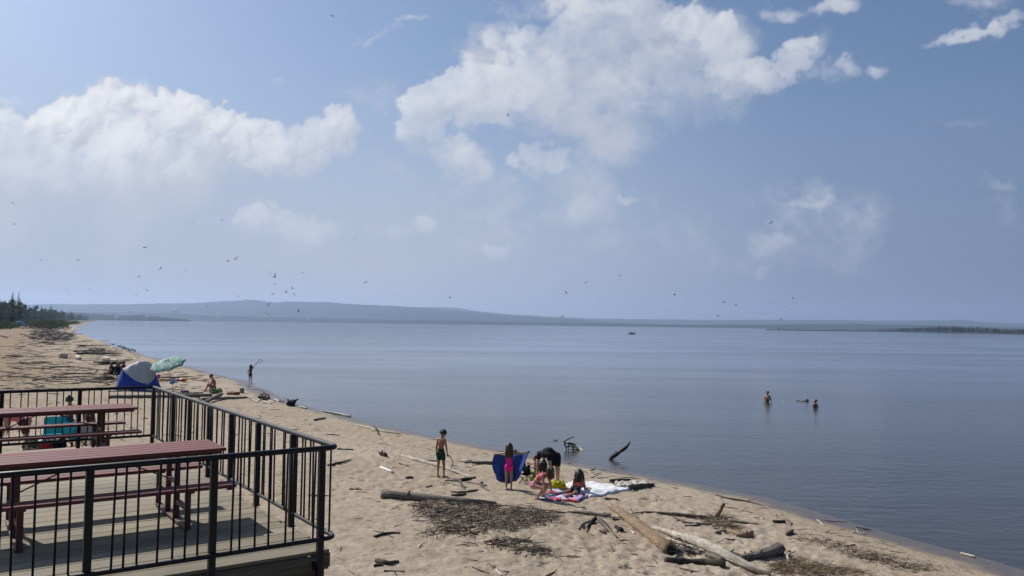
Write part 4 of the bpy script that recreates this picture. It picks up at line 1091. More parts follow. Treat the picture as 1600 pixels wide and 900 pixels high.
while cnt < 1100:      # the far end of the beach is thick with drift
    u, v = R.uniform(-20, 330), R.uniform(514, 612); q = G(u, v); s = sdist(q.x, q.y)
    if s < 1 or s > 60 or R.random() > math.exp(-abs(s-10)/16)*(.2+1.6*snoise(u*.05, v*.22, 91)**1.4): continue
    D = q.y; L = R.uniform(.15, .75)*(1+D/260)*(1 if R.random() < .93 else 2); r = min(L*R.uniform(.015, .04), .05)
    a = yaw_of_(q)+R.gauss(0, 1.1); d = V((math.cos(a), math.sin(a), 0))*L*.5
    q.z += r*.6; mb.tube([q-d, q+V((0, 0, r*.5)), q+d], [r*.6, r, r*.4], 4, R.choices([0, 1, 2], [5, 5, .7])[0]); cnt += 1
tag(mb.build('driftwood_litter', [M_dark, M_grey, M_pale]), 'small sticks and chips scattered in drift lines over the sand', 'twigs', kind='stuff')
# ------------------------------------------------------------------ people
def skin_mat(name, c):
    m, t, b = material(name)
    co = t.new('ShaderNodeTexCoord').outputs['Object']
    n = t.noise(co, 9, 4)
    t.put(b.inputs['Base Color'], t.ramp(n, [(.3, [q*.86 for q in c]), (.7, [min(1, q*1.1) for q in c])]))
    b.inputs['Roughness'].default_value = .48; b.inputs['Specular IOR Level'].default_value = .4
    return m
SK_light = skin_mat('fair_skin', (.46, .27, .19)); SK_mid = skin_mat('tanned_skin', (.34, .18, .11)); SK_brown = skin_mat('brown_skin', (.30, .15, .085)); SK_red = skin_mat('sunburnt_skin', (.40, .17, .095))
def hair_mat(name, a, b_):
    m, t, b = material(name)
    co = t.new('ShaderNodeTexCoord').outputs['Object']
    mp = t.new('ShaderNodeMapping'); t.put(mp.inputs[0], co); mp.inputs['Scale'].default_value = (60, 60, 8)
    t.put(b.inputs['Base Color'], t.ramp(t.noise(mp.outputs[0], 1, 3), [(.3, a), (.7, b_)])); b.inputs['Roughness'].default_value = .5
    return m
HR_black = hair_mat('black_hair', (.006, .005, .005), (.02, .016, .014)); HR_brown = hair_mat('brown_hair', (.03, .018, .011), (.085, .05, .03)); HR_dark = hair_mat('dark_brown_hair', (.014, .009, .007), (.045, .027, .018))
M_eye = mat_plain('eye_dark', (.012, .010, .009), .25); M_lip = mat_plain('lip', (.25, .09, .07), .5)
def cloth(name, c, var=.12, scale=30, rough=.85): return mat_plain(name, c, rough, var, scale, .25, .15, bscale=60)
C_black = cloth('black_cloth', (.010, .011, .015)); C_navy = cloth('navy_cloth', (.016, .020, .05)); C_pink = cloth('hot_pink_lycra', (.72, .025, .22), .08)
C_pinkl = cloth('pale_pink_cloth', (.62, .26, .32), .2, 25); C_coral = cloth('coral_pink_cloth', (.60, .10, .14), .45, 40); C_orange = cloth('orange_cloth', (.66, .13, .07), .2)
C_grey = cloth('grey_cloth', (.14, .14, .15)); C_maroon = cloth('maroon_cloth', (.10, .035, .035)); C_rose = cloth('rose_check_cloth', (.58, .19, .20), .3, 60); C_white = cloth('white_cloth', (.68, .68, .68))
def pattern_mat(name, cols, scale, rough=.85, smooth=False):
    m, t, b = material(name)
    co = t.new('ShaderNodeTexCoord').outputs['Object']
    v = t.new('ShaderNodeTexVoronoi', feature='F1'); v.inputs['Scale'].default_value = scale; t.put(v.inputs['Vector'], co)
    sp = t.new('ShaderNodeSeparateColor'); t.put(sp.inputs[0], v.outputs['Color'])
    n = len(cols); t.put(b.inputs['Base Color'], t.ramp(sp.outputs[0], [(i/n, c) for i, c in enumerate(cols)], 'CONSTANT'))
    b.inputs['Roughness'].default_value = rough; b.inputs['Specular IOR Level'].default_value = .2
    return m
C_green = pattern_mat('green_black_trunks', [(.008, .012, .010), (.012, .06, .028), (.010, .02, .015), (.02, .11, .05), (.008, .012, .010)], 26)
C_floral = pattern_mat('pink_floral_cloth', [(.55, .12, .18), (.62, .42, .42), (.40, .06, .12), (.6, .25, .25)], 34)
def band_mat(name, stops, axis=2, lo=0.0, hi=1.0):
    m, t, b = material(name)
    sx_ = t.new('ShaderNodeSeparateXYZ'); t.put(sx_.inputs[0], t.new('ShaderNodeTexCoord').outputs['Object'])
    t.put(b.inputs['Base Color'], t.ramp(t.mapr(sx_.outputs[axis], lo, hi, 0, 1), stops, 'CONSTANT')); b.inputs['Roughness'].default_value = .8
    return m
def capsule(mb, a, b, ra, rb, n=10):
    a, b = V(a), V(b); ax = (b-a); L = ax.length
    if L < 1e-5: return mb.ball(a, ra, n, 7)
    ax.normalize(); e = ax.orthogonal().normalized(); f = ax.cross(e); vs = []
    prof = [(a, -.92, .38, ra), (a, -.6, .8, ra), (a, 0, 1, ra), (b, 0, 1, rb), (b, .6, .8, rb), (b, .92, .38, rb)]
    for c, z, w, r in prof:
        for j in range(n): an = 2*PI*j/n; vs.append(c+ax*z*r+(e*math.cos(an)+f*math.sin(an))*w*r)
    vs += [a-ax*ra, b+ax*rb]; m = len(prof)
    fs = [(i*n+j, i*n+(j+1)%n, (i+1)*n+(j+1)%n, (i+1)*n+j) for i in range(m-1) for j in range(n)]
    fs += [(m*n, (j+1)%n, j) for j in range(n)]+[(m*n+1, (m-1)*n+j, (m-1)*n+(j+1)%n) for j in range(n)]
    return mb.add(vs, fs, 0, True)
def frame(x, z):
    x = V(x).normalized(); z = V(z).normalized(); z = (z-x*z.dot(x)).normalized(); y = z.cross(x)
    return Matrix((x, y, z)).transposed()
def remesh(mb, name, vox, it=3):
    o = link('tmp_mesh', mb.mesh('tmp_mesh'))
    r = o.modifiers.new('r', 'REMESH'); r.mode = 'VOXEL'; r.voxel_size = vox; r.use_smooth_shade = True
    s = o.modifiers.new('s', 'SMOOTH'); s.factor = .5; s.iterations = it
    dg = bpy.context.evaluated_depsgraph_get(); dg.update()
    me = bpy.data.meshes.new_from_object(o.evaluated_get(dg)); me.name = name
    old = o.data; bpy.data.objects.remove(o); bpy.data.meshes.remove(old)
    me.polygons.foreach_set('use_smooth', [True]*len(me.polygons)); return me
def N_(v): return V(v).normalized()
def person(label, loc, h, pose, skin, hair=('short', HR_dark), wear=(), vox=.010, rz=0.0, group=None, child=True, fat=1.0, sink=None, cat='person'):
    P_ = dict(side=(1,0,0), sp1=(0,0,1), sp2=(0,.05,1), nk=(0,.1,1), ua_r=(.2,0,-1), fa_r=(.1,.15,-1), ua_l=(-.2,0,-1), fa_l=(-.1,.15,-1),
              th_r=(.06,0,-1), sh_r=(0,-.04,-1), th_l=(-.06,0,-1), sh_l=(0,-.04,-1), curl=.5)
    P_.update(pose)
    side = N_(P_['side']); ss = N_(P_.get('sside', side)); sp1 = N_(P_['sp1']); sp2 = N_(P_['sp2']); nk = N_(P_['nk'])
    up0 = V((0, 0, 1)); fwd0 = N_(P_.get('fwd', up0.cross(side)))
    hd = N_(P_.get('hd', nk)); face = V(P_.get('face', fwd0)); face = (face-hd*face.dot(hd)).normalized()
    k = 1.16 if child else 1.0; thin = (.90 if child else 1.0)*fat
    segs = []; mb = MB()
    P = V((0, 0, 0)); C = P+sp1*.15*h; Sh = C+sp2*.15*h; Nk = Sh+nk*.055*h; Hc = Nk+hd*.062*h*k
    def cap(tagn, a, b, ra, rb, n=10): segs.append((tagn, a, b, (ra+rb)/2)); capsule(mb, a, b, ra, rb, n)
    Mp = frame(side, sp1); Mc = frame(ss, sp2)
    mb.ball(P+sp1*.0*h, (.092*h*thin, .064*h*thin, .075*h), 16, 12, Mp)
    mb.ball(P+sp1*.09*h, (.076*h*thin, .055*h*thin, .09*h), 16, 12, frame((side+ss)/2, sp1+sp2*.3))
    mb.ball(C+sp2*.055*h, (.092*h*thin, .063*h*thin, .115*h), 16, 12, Mc)
    segs.append(('pelvis', P-sp1*.06*h, P+sp1*.045*h, .085*h)); segs.append(('waist', P+sp1*.045*h, C, .07*h)); segs.append(('chest', C, Sh, .08*h))
    bk = Mp @ V((0, -1, 0))
    for s in (-1, 1): mb.ball(P+side*s*.042*h+bk*.030*h-sp1*.022*h, .055*h*thin, 10, 8)
    cap('neck', Sh-nk*.02*h, Nk+nk*.03*h, .034*h*thin, .030*h*thin)
    Mh = frame(hd.cross(-face) if False else face.cross(hd), hd)
    mb.ball(Hc+hd*.012*h*k, (.052*h*k, .062*h*k, .066*h*k), 16, 12, Mh)
    mb.ball(Hc+face*.016*h*k-hd*.034*h*k, (.038*h*k, .042*h*k, .036*h*k), 12, 10, Mh)
    capsule(mb, Hc+face*.056*h*k+hd*.004*h, Hc+face*.066*h*k-hd*.014*h*k, .006*h, .009*h*k, 6)
    rt = face.cross(hd)
    for s in (-1, 1): mb.ball(Hc+rt*s*.052*h*k-hd*.004*h, (.006*h*k, .013*h*k, .019*h*k), 8, 6, Mh)
    segs.append(('head', Hc-hd*.03*h*k, Hc+hd*.03*h*k, .06*h*k))
    ends = {}
    for s, q in ((1, 'r'), (-1, 'l')):
        sh = Sh+ss*s*.098*h*thin-sp2*.012*h
        capsule(mb, Sh-sp2*.01*h+ss*s*.03*h, sh, .040*h*thin, .037*h*thin)
        d1, d2 = N_(P_['ua_'+q]), N_(P_['fa_'+q])
        el = sh+d1*.172*h; wr = el+d2*.145*h
        cap('ua_'+q, sh, el, .033*h*thin, .025*h*thin); cap('fa_'+q, el, wr, .027*h*thin, .016*h*thin)
        # hand: palm, four fingers with two bends each, thumb from the side
        pw = d2.cross(P_.get('palm_'+q, fwd0 if abs(d2.dot(fwd0)) < .9 else up0)).normalized()
        pn = pw.cross(d2)
        hl = .098*h; palm = wr+d2*hl*.42
        for w_ in (-1, 1): capsule(mb, wr+pw*w_*hl*.05, palm+pw*w_*hl*.15, .013*h*.9, .0125*h*.9, 8)
        segs.append(('hand_'+q, wr, wr+d2*hl, .03*h))
        cu = P_.get('curl_'+q, P_['curl']); fr = max(.0068*h, vox*.85)
        for i, ln in enumerate((.44, .52, .49, .38)):
            o_ = palm+pw*(i-1.5)*hl*.135
            a1 = (d2*math.cos(cu*.6)+pn*math.sin(cu*.6)+pw*(i-1.5)*.08).normalized(); a2 = (d2*math.cos(cu*1.7)+pn*math.sin(cu*1.7)).normalized()
            m_ = o_+a1*hl*ln*.55; capsule(mb, o_-d2*.01*h, m_, fr*1.08, fr, 6); capsule(mb, m_, m_+a2*hl*ln*.5, fr, fr*.8, 6)
        b_ = wr+d2*hl*.14-pw*hl*.2*s if False else wr+d2*hl*.16+pw*hl*.2
        t1 = (d2*.75+pw*.7+pn*.25).normalized(); capsule(mb, b_, b_+t1*hl*.26, fr*1.25, fr*1.1, 6); capsule(mb, b_+t1*hl*.26, b_+t1*hl*.26+(d2+pn*cu*.6).normalized()*hl*.2, fr*1.1, fr*.85, 6)
        ends['hand_'+q] = wr+d2*hl*.6
        hp = P+side*s*.052*h*thin-sp1*.025*h
        t1, t2 = N_(P_['th_'+q]), N_(P_['sh_'+q])
        kn = hp+t1*.245*h; an = kn+t2*.235*h
        cap('th_'+q, hp, kn, .056*h*thin, .037*h*thin); cap('sh_'+q, kn, an, .036*h*thin, .020*h*thin)
        mid = kn+t2*.07*h; 
        bkd = t2.cross(side).normalized(); bkd = bkd if bkd.dot(t1.cross(side)) >= 0 else -bkd
        capsule(mb, kn+t2*.04*h-bkd*0, kn+t2*.13*h, .034*h*thin, .026*h*thin)
        fd = V(P_.get('ft_'+q, fwd0+V((0, 0, -.12)))).normalized(); ft = an+t2*.022*h
        cap('ft_'+q, ft-fd*.028*h, ft+fd*.085*h, .021*h, .0155*h, 8)
        for i in range(5): capsule(mb, ft+fd*.08*h+side*(i-2)*.011*h-up0*.004*h, ft+fd*(.115-.006*abs(i-1))*h+side*(i-2)*.0115*h-up0*.006*h, .0085*h, .0075*h, 6)
        ends['foot_'+q] = ft; ends['knee_'+q] = kn
    body = remesh(mb, 'body', vox)
    co = np.empty(len(body.vertices)*3, np.float32); body.vertices.foreach_get('co', co); co = co.reshape(-1, 3)
    zmin = float(co[:, 2].min()) if sink is None else None
    root = empty('person', loc, label, cat, group, rz)
    if sink is None: root.location.z = loc[2]-zmin+.0
    else: root.location.z = loc[2]+sink
    if P_.get('anchor', 'feet') == 'feet':
        off = (ends['foot_r']+ends['foot_l'])/2; off.z = 0
        off = Matrix.Rotation(rz, 3, 'Z') @ off
        root.location.x -= off.x; root.location.y -= off.y
    link('body', body, skin, root)
    # clothing follows the body
    npol = len(body.polygons)
    cen = np.empty(npol*3, np.float32); body.polygons.foreach_get('center', cen); cen = cen.reshape(-1, 3)
    best = np.full(npol, 1e9); bi = np.zeros(npol, int); bt = np.zeros(npol)
    for i, (tn, a, b, r) in enumerate(segs):
        a_, b_ = np.array(a), np.array(b); d = b_-a_; t = ((cen-a_)@d)/(d@d); tc_ = np.clip(t, 0, 1)
        ds = np.linalg.norm(cen-a_-tc_[:, None]*d, axis=1)/r
        m_ = ds < best; best[m_] = ds[m_]; bi[m_] = i; bt[m_] = t[m_]
    tags = np.array([s[0] for s in segs])[bi]
    rel = cen
    for nm, mat, spec, off_ in wear:
        mask = np.zeros(npol, bool)
        for tn, (a, b) in spec.items():
            mask |= (tags == tn) & (bt >= a) & (bt <= b)
        ids = np.nonzero(mask)[0]
        if not len(ids): continue
        vm = {}; vs = []; fs = []
        for i in ids:
            f = []
            for vi in body.polygons[int(i)].vertices:
                if vi not in vm:
                    vm[vi] = len(vs); q = body.vertices[vi]; vs.append(q.co+q.normal*off_)
                f.append(vm[vi])
            fs.append(f)
        g = MB(); g.add(vs, fs, 0, True); g.build(nm, mat, root)
    # hair
    hs, hm = hair; R = random.Random(int(h*1000)+len(label))
    if hs:
        g = MB(); cr = Hc+hd*.022*h*k-face*.010*h*k
        g.ball(cr, (.059*h*k, .064*h*k, .064*h*k), 14, 10, Mh)
        if hs != 'short':
            L = {'long': .30, 'mid': .17, 'bun': .05}[hs]*h
            for i in range(46 if hs != 'bun' else 12):
                a = R.uniform(-2.2, 2.2); e = R.uniform(-.3, .9)
                d = (-face*math.cos(a)+rt*math.sin(a))*math.cos(e)+hd*math.sin(e); d.normalize()
                p = cr+d*.056*h*k; pts = [p]; vel = d*.6+V((0, 0, .1))
                for j in range(6):
                    vel = (vel*.45+V((R.gauss(0, .12), R.gauss(0, .12), -1))).normalized()
                    q = pts[-1]+vel*L*R.uniform(.8, 1.1)/6
                    for c0, rr in ((cr, .063*h*k), (Sh-sp2*.05*h, .075*h), (Nk, .04*h)):
                        w = q-c0
                        if w.length < rr: q = c0+w.normalized()*rr
                    pts.append(q)
                g.tube(pts, [.010*h, .013*h, .013*h, .012*h, .010*h, .008*h, .004*h], 5)
            if hs == 'bun': g.ball(cr+hd*.055*h-face*.045*h, .030*h, 10, 8)
        else:
            for i in range(60):
                a = R.uniform(-2.4, 2.4); e = R.uniform(-.35, 1.4)
                d = ((-face*math.cos(a)+rt*math.sin(a))*math.cos(e)+hd*math.sin(e)).normalized()
                p = cr+d*.055*h*k; t_ = (hd.cross(d)+d*.5-hd*.6).normalized()
                g.tube([p, p+t_*.022*h+d*.006*h, p+t_*.04*h], [.011*h, .009*h, .003*h], 5)
        g.build('hair', hm, root)
    ey = MB()
    for s in (-1, 1):
        ey = MB(); ey.ball(Hc+face*.052*h*k+rt*s*.021*h*k+hd*.004*h, (.008*h*k, .006*h*k, .005*h*k), 8, 6, Mh); ey.build('eye', M_eye, root)
    mo = MB(); mo.ball(Hc+face*.055*h*k-hd*.036*h*k, (.016*h*k, .006*h*k, .005*h*k), 8, 6, Mh); mo.build('mouth', M_lip, root)
    root['_x'] = 0; del root['_x']
    return root, ends
def yaw_of(g): return -math.atan2(g.x, g.y)
def W(root, p): return Matrix.Translation(root.location) @ (Matrix.Rotation(root.rotation_euler.z, 4, 'Z') @ V(p).to_4d()).to_3d()
def put(u, v): g = G(u, v); return g, yaw_of(g)

TRUNK = {'pelvis': (-2, 2), 'waist': (-1, .35), 'th_r': (-2, .55), 'th_l': (-2, .55)}
BRIEF = {'pelvis': (-2, 2), 'th_r': (-2, .10), 'th_l': (-2, .10)}
ONEP = {'pelvis': (-2, 2), 'waist': (-1, 2), 'chest': (-1, .55), 'th_r': (-2, .06), 'th_l': (-2, .06)}
TEE = {'waist': (-1, 2), 'chest': (-1, 2), 'ua_r': (-1, .55), 'ua_l': (-1, .55), 'neck': (-2, .05)}
TOP = {'chest': (-.1, .85), 'waist': (.7, 2)}

# boy with his curved stick
g, rz = put(689, 746)
boy, en = person('shirtless boy in green and black swim trunks standing with his back turned', g, 1.31,
    dict(side=(.84, -.54, 0), sp2=(.05, .02, 1), nk=(.25, .15, 1), hd=(.3, .25, .9), face=(.7, .5, -.5), ua_r=(.22, -.1, -1), fa_r=(.16, .12, -1), ua_l=(-.2, .0, -1), fa_l=(.0, .25, -1),
         th_r=(.12, -.03, -1), sh_r=(.03, -.02, -1), th_l=(-.06, .05, -1), sh_l=(-.02, -.03, -1), ft_r=(.85, .3, -.1), ft_l=(.3, .8, -.1), curl_r=1.1), SK_brown, ('short', HR_black),
    [('swim_trunks', C_green, TRUNK, .016)], .0085, rz)
hw = W(boy, en['hand_r'])
def obj_at(name, mb, mat, o, label, cat, group=None): return tag(mb.build(name, mat, None, o), label, cat, group)
mb = MB(); base = hw
pts = [(-.02, 0, .03), (.06, 0, .0), (.12, .02, -.08), (.15, .02, -.19), (.13, .01, -.30), (.07, 0, -.40)]
mb.tube(smooth_poly(pts, 4), [.012]*4+[.013]*10+[.010]*6+[.007], 7) if False else mb.tube(smooth_poly(pts, 4), np.linspace(.014, .007, 21).tolist(), 7)
obj_at('curved_stick', mb, M_dark, hw, 'thin curved dark stick held in the hand of the boy in green trunks', 'stick')

# girl with the blue towel
g, rz = put(795, 766)
girl, en = person('girl in hot pink swimsuit holding a blue towel open', g, 1.20,
    dict(side=(1, -.15, 0), nk=(.02, .05, 1), face=(.1, 1, -.15), ua_r=(.95, .22, -.08), fa_r=(.97, .12, .14), ua_l=(-.72, .55, -.2), fa_l=(-.55, .75, -.12),
         th_r=(.05, 0, -1), sh_r=(0, -.03, -1), th_l=(-.03, .02, -1), sh_l=(.0, -.03, -1)), SK_mid, ('long', HR_brown),
    [('swimsuit', C_pink, {**ONEP, 'chest': (-1, .30)}, .006)], .0085, rz)
mb = MB()      # straps
Shz = None
for s in (-1, 1): pass
rh, lh = en['hand_r'], en['hand_l']
def towel(root, lh, rh, z0, name, label, mat, rows=22, cols=34):
    vs = []
    a = W(root, lh); b = W(root, rh)
    rt = V((math.cos(root.rotation_euler.z), math.sin(root.rotation_euler.z), 0)); fw = V((-rt.y, rt.x, 0))
    top = root.location.z
    for i in range(rows+1):
        t = i/rows
        for j in range(cols+1):
            s = j/cols
            p = a.lerp(b, s); p.z -= .30*s*(1-s)*(1-t*.2)+t*(.70+.10*math.sin(s*3)-.02*s)
            p += rt*((-.14*math.sin(min(1, t*1.2)*PI*.75)*(1-s)**1.3)+t*(.16*(1-s)-.26*s))
            p += fw*(.12*math.sin(s*PI)+.05*math.sin(s*17+t*2.5)*(.25+t)+.025*math.sin(s*31-t*3)*t-.05*t)
            vs.append(p)
    c = cols+1
    fs = [(i*c+j, i*c+j+1, (i+1)*c+j+1, (i+1)*c+j) for i in range(rows) for j in range(cols)]
    o0 = root.location.copy(); n = len(vs)
    back = [p+fw*.010 for p in vs]
    edge = [(j, j+n, j+1+n, j+1) for j in range(cols)]+[(rows*c+j, rows*c+j+1, rows*c+j+1+n, rows*c+j+n) for j in range(cols)]
    edge += [(i*c, (i+1)*c, (i+1)*c+n, i*c+n) for i in range(rows)]+[(i*c+cols, i*c+cols+n, (i+1)*c+cols+n, (i+1)*c+cols) for i in range(rows)]
    mb = MB(); mb.add([p-o0 for p in vs+back], fs+[tuple(q+n for q in reversed(f)) for f in fs]+edge, 0, True)
    return tag(mb.build(name, mat, None, o0), label, 'towel')
towel(girl, lh, rh, 0, 'beach_towel', 'royal blue beach towel held spread out by the girl in hot pink', cloth('blue_terry', (.030, .075, .28), .25, 18))

# woman bending down
g, rz = put(866, 760)
woman, en = person('woman in black shirt and shorts bending right down to the ground', g, 1.56,
    dict(side=(-.83, .55, 0), sside=(-.80, .60, 0), fwd=(-.55, -.83, 0), sp1=(-.45, -.42, .62), sp2=(-.62, -.62, -.34), nk=(-.2, -.35, -.9), hd=(-.1, -.25, -.95), face=(-.3, .7, -.3), ua_r=(-.16, -.05, -1), fa_r=(.0, -.02, -1), ua_l=(.10, -.15, -1), fa_l=(.12, .0, -1),
         th_r=(-.06, .02, -1), sh_r=(0, .06, -1), th_l=(.05, -.02, -1), sh_l=(.02, .06, -1)), SK_light, ('mid', HR_black),
    [('shirt', C_black, {**TEE, 'pelvis': (.3, 2)}, .018), ('shorts', C_black, {'pelvis': (-2, .5), 'th_r': (-2, .6), 'th_l': (-2, .6)}, .016)], .0095, rz, None, False, 1.12)

# crouching girl
g, rz = put(843, 781)
person('girl in pink bikini crouching at the edge of the patterned towel', g, 1.36,
    dict(side=(-.5, -.85, 0), fwd=(.85, -.5, 0), sp1=(.42, -.2, .75), sp2=(.82, -.35, .42), nk=(.75, -.3, .35), hd=(.6, -.25, .7), face=(.75, -.3, -.65), ua_r=(.22, -.22, -1), fa_r=(.1, -.1, -1), ua_l=(.38, .05, -1), fa_l=(.15, .0, -1),
         th_r=(.93, -.55, -.06), sh_r=(-.62, .20, -1), th_l=(.95, -.25, .12), sh_l=(-.45, .12, -1), ft_r=(.8, -.45, -.15), ft_l=(.85, -.3, -.15)), SK_light, ('mid', HR_brown),
    [('bikini_top', C_coral, {'chest': (.0, 1.1), 'waist': (.85, 2)}, .008), ('bikini_bottom', C_pinkl, {'pelvis': (-2, 1.2), 'th_r': (-2, .18), 'th_l': (-2, .18)}, .008)], .0085, rz, None, True, 1.1)

# girl lying on the towel
g, rz = put(899, 773)
person('long haired girl in navy shorts and orange top lying propped on the patterned towel', g+V((0, 0, .02)), 1.38,
    dict(anchor='hip', side=(.87, -.48, 0), sside=(.9, -.42, 0), fwd=(0, 0, -1), sp1=(.30, .78, .26), sp2=(.12, .62, .80), nk=(.0, .2, 1), hd=(.1, .1, 1), face=(.45, .85, -.1), ua_r=(.25, .35, -1), fa_r=(.5, .85, -.05), ua_l=(-.15, .35, -1), fa_l=(-.1, 1, -.05),
         th_r=(-.35, -.92, -.05), sh_r=(-.42, -.85, .06), th_l=(-.72, -.65, -.05), sh_l=(-.62, -.72, .10), ft_r=(-.4, -.75, .2), ft_l=(-.6, -.6, .3)), SK_mid, ('long', HR_dark),
    [('shorts', C_navy, {'pelvis': (-2, 1.6), 'th_r': (-2, .16), 'th_l': (-2, .16)}, .012), ('top', C_orange, {'chest': (-.2, .9)}, .008)], .0085, rz, None, True, 1.08)

# toddler
g, rz = put(836, 752)
person('toddler in pink floral top sitting on a low green stool', g, .92,
    dict(anchor='hip', side=(.2, 1, 0), fwd=(-1, .2, 0), sp1=(.1, 0, 1), sp2=(-.1, 0, 1), nk=(-.1, 0, 1), face=(-.9, .3, -.2), ua_r=(-.8, .2, -.4), fa_r=(-.95, .0, .2), ua_l=(.15, -.4, -.8), fa_l=(.2, -.3, -.7),
         th_r=(-.95, .2, .0), sh_r=(-.15, 0, -1), th_l=(-.9, -.25, .0), sh_l=(-.15, 0, -1)), SK_light, ('short', HR_brown),
    [('top', C_floral, {**TEE, 'ua_r': (-1, .3), 'ua_l': (-1, .3)}, .007), ('shorts', cloth('lime_cloth', (.36, .40, .10)), {'pelvis': (-2, 2), 'th_r': (-2, .6), 'th_l': (-2, .6)}, .008)], .0085, rz)
mb = MB(); mb.tube([(0, 0, .0), (0, 0, .02), (0, 0, .14), (0, 0, .16)], [.13, .135, .12, .115], 14)
for a in range(4): mb.tube([(math.cos(a*1.57)*.11, math.sin(a*1.57)*.11, .02), (math.cos(a*1.57)*.13, math.sin(a*1.57)*.13, -.02)], .015, 6)
obj_at('low_stool', mb, cloth('lime_plastic', (.36, .42, .08), .1, 5, .5), g+V((0, 0, .03)), 'low lime green stool under the toddler', 'stool')

# bathers in the lake
def lake(u, v): q = GW(u, v, 0); return q, yaw_of(q)
g, rz = lake(1199, 627)
person('dark haired bather standing waist deep in the lake with hands at the chest', g, 1.68,
    dict(anchor='hip', side=(-.9, .4, 0), sp2=(0, .0, 1), face=(-.3, -.9, -.2), ua_r=(-.35, -.2, -.9), fa_r=(.5, -.6, .5), ua_l=(.35, -.2, -.9), fa_l=(-.5, -.6, .5)), SK_mid, ('short', HR_black),
    [('swimwear', C_black, {'pelvis': (-2, 2), 'waist': (-1, .9), 'th_r': (-2, .5), 'th_l': (-2, .5)}, .01)], .014, rz, 'bathers in the lake', False, 1, -.14)
g, rz = lake(1274, 636)
person('child standing chest deep in the lake to the right of the other bather', g, 1.30,
    dict(anchor='hip', side=(-.9, -.3, 0), face=(-.8, -.4, 0), ua_r=(-.3, -.3, -1), ua_l=(.35, .1, -1)), SK_mid, ('short', HR_dark),
    [('swim_top', C_maroon, {'pelvis': (-2, 2), 'waist': (-1, 2), 'chest': (-1, .5)}, .01)], .014, rz, 'bathers in the lake', True, 1, -.2)
g, rz = lake(391, 599.5)
kid, en = person('slim girl in dark swimsuit wading at the waters edge with one arm raised', g, 1.42,
    dict(side=(.9, -.3, 0), face=(.5, .8, 0), sp2=(.15, 0, 1), ua_r=(.55, .1, .9), fa_r=(.6, .0, .85), ua_l=(-.45, .0, -.8), fa_l=(.25, .2, -.9), th_r=(.06, .1, -1), th_l=(-.05, -.1, -1)), SK_mid, ('mid', HR_black),
    [('swimsuit', C_maroon, ONEP, .008)], .014, rz)
hw = W(kid, en['hand_r']); rt = V((math.cos(rz), math.sin(rz), 0))
mb = MB(); mb.tube([(0, 0, 0), rt*.16+V((0, 0, .12))], .012, 6)
ring = [rt*.16+V((0, 0, .12))+(rt*(math.cos(a)*.15+.13)+V((0, 0, 1))*(math.sin(a)*.13+.06)) for a in np.linspace(0, 2*PI, 17)]
mb.tube(ring, .02, 6, cap=False); obj_at('hand_net', mb, mat_plain('pink_plastic', (.62, .18, .22), .5), hw, 'small pink hoop net on a stick raised by the wading girl', 'net')

# people round the tent
g, rz = put(334, 612)
person('sunburnt bather hunched over on the sand beside the propped grey log', g, 1.90,
    dict(anchor='hip', side=(0, 1, 0), sside=(.1, 1, 0), fwd=(-1, 0, 0), sp1=(.12, 0, 1), sp2=(-.35, 0, .9), nk=(-.5, 0, .8), face=(-1, .1, -.5), ua_r=(-.35, .2, -.9), fa_r=(-.25, 0, -1), ua_l=(-.35, -.2, -.9), fa_l=(-.25, 0, -1),
         th_r=(-.72, .28, .62), sh_r=(-.42, 0, -1), th_l=(-.72, -.28, .62), sh_l=(-.42, 0, -1), ft_r=(-1, 0, -.1), ft_l=(-1, 0, -.1)), SK_red, ('short', HR_brown),
    [('shorts', C_grey, {'pelvis': (-2, 1.2), 'th_r': (-2, .8), 'th_l': (-2, .8)}, .015)], .014, rz, None, False, 1.05)
# ------------------------------------------------------------------ beach gear
def camp_chair(u, v, fab, label, rz=0.0, s=1.0, bags=False):
    g = G(u, v); t = empty('camp_chair', g, label, 'camp chair', 'folding camp chairs on the beach', yaw_of(g)+rz)
    t.scale = (s, s, s)
    mb = MB()
    w, d, hs = .25, .22, .40
    for a, b in (((-w, -d, 0), (w, -d, hs)), ((w, -d, 0), (-w, -d, hs)), ((-w, d, 0), (w, d, hs)), ((w, d, 0), (-w, d, hs)), ((-w, -d, 0), (-w, d, hs)), ((-w, d, 0), (-w, -d, hs)), ((w, -d, 0), (w, d, hs)), ((w, d, 0), (w, -d, hs))):
        mb = MB(); mb.tube([a, b], .011, 6); mb.build('leg', M_rail, t)
    for q in (-1, 1):
        mb = MB(); mb.tube([(q*w, d, hs*.7), (q*w*1.02, d+.10, .88)], .011, 6); mb.build('back_post', M_rail, t)
        mb = MB(); mb.tube([(q*w*1.08, -d-.04, .60), (q*w*1.08, d+.06, .62)], .018, 6); mb.tube([(q*w, -d, hs), (q*w*1.08, -d, .60)], .010, 6); mb.build('armrest', M_rail, t)
    def sheet(name, f, nu=8, nv=6):
        m = MB(); vs = [f(i/nu, j/nv) for j in range(nv+1) for i in range(nu+1)]; n = len(vs); c = nu+1
        fs = [(j*c+i, j*c+i+1, (j+1)*c+i+1, (j+1)*c+i) for j in range(nv) for i in range(nu)]
        m.add(vs, fs, 0, True); m.add([p+V((0, .008, -.008)) for p in vs], [tuple(reversed(f_)) for f_ in fs], 0, True); m.build(name, fab, t)
    sheet('seat', lambda a, b: V((-w+2*w*a, -d+2*d*b, hs-.07*math.sin(a*PI)*math.sin(b*PI)+.0)))
    sheet('backrest', lambda a, b: V((-w+2*w*a, d+.02+.08*b+.05*math.sin(a*PI), hs+.06+.44*b)))
    return t, g
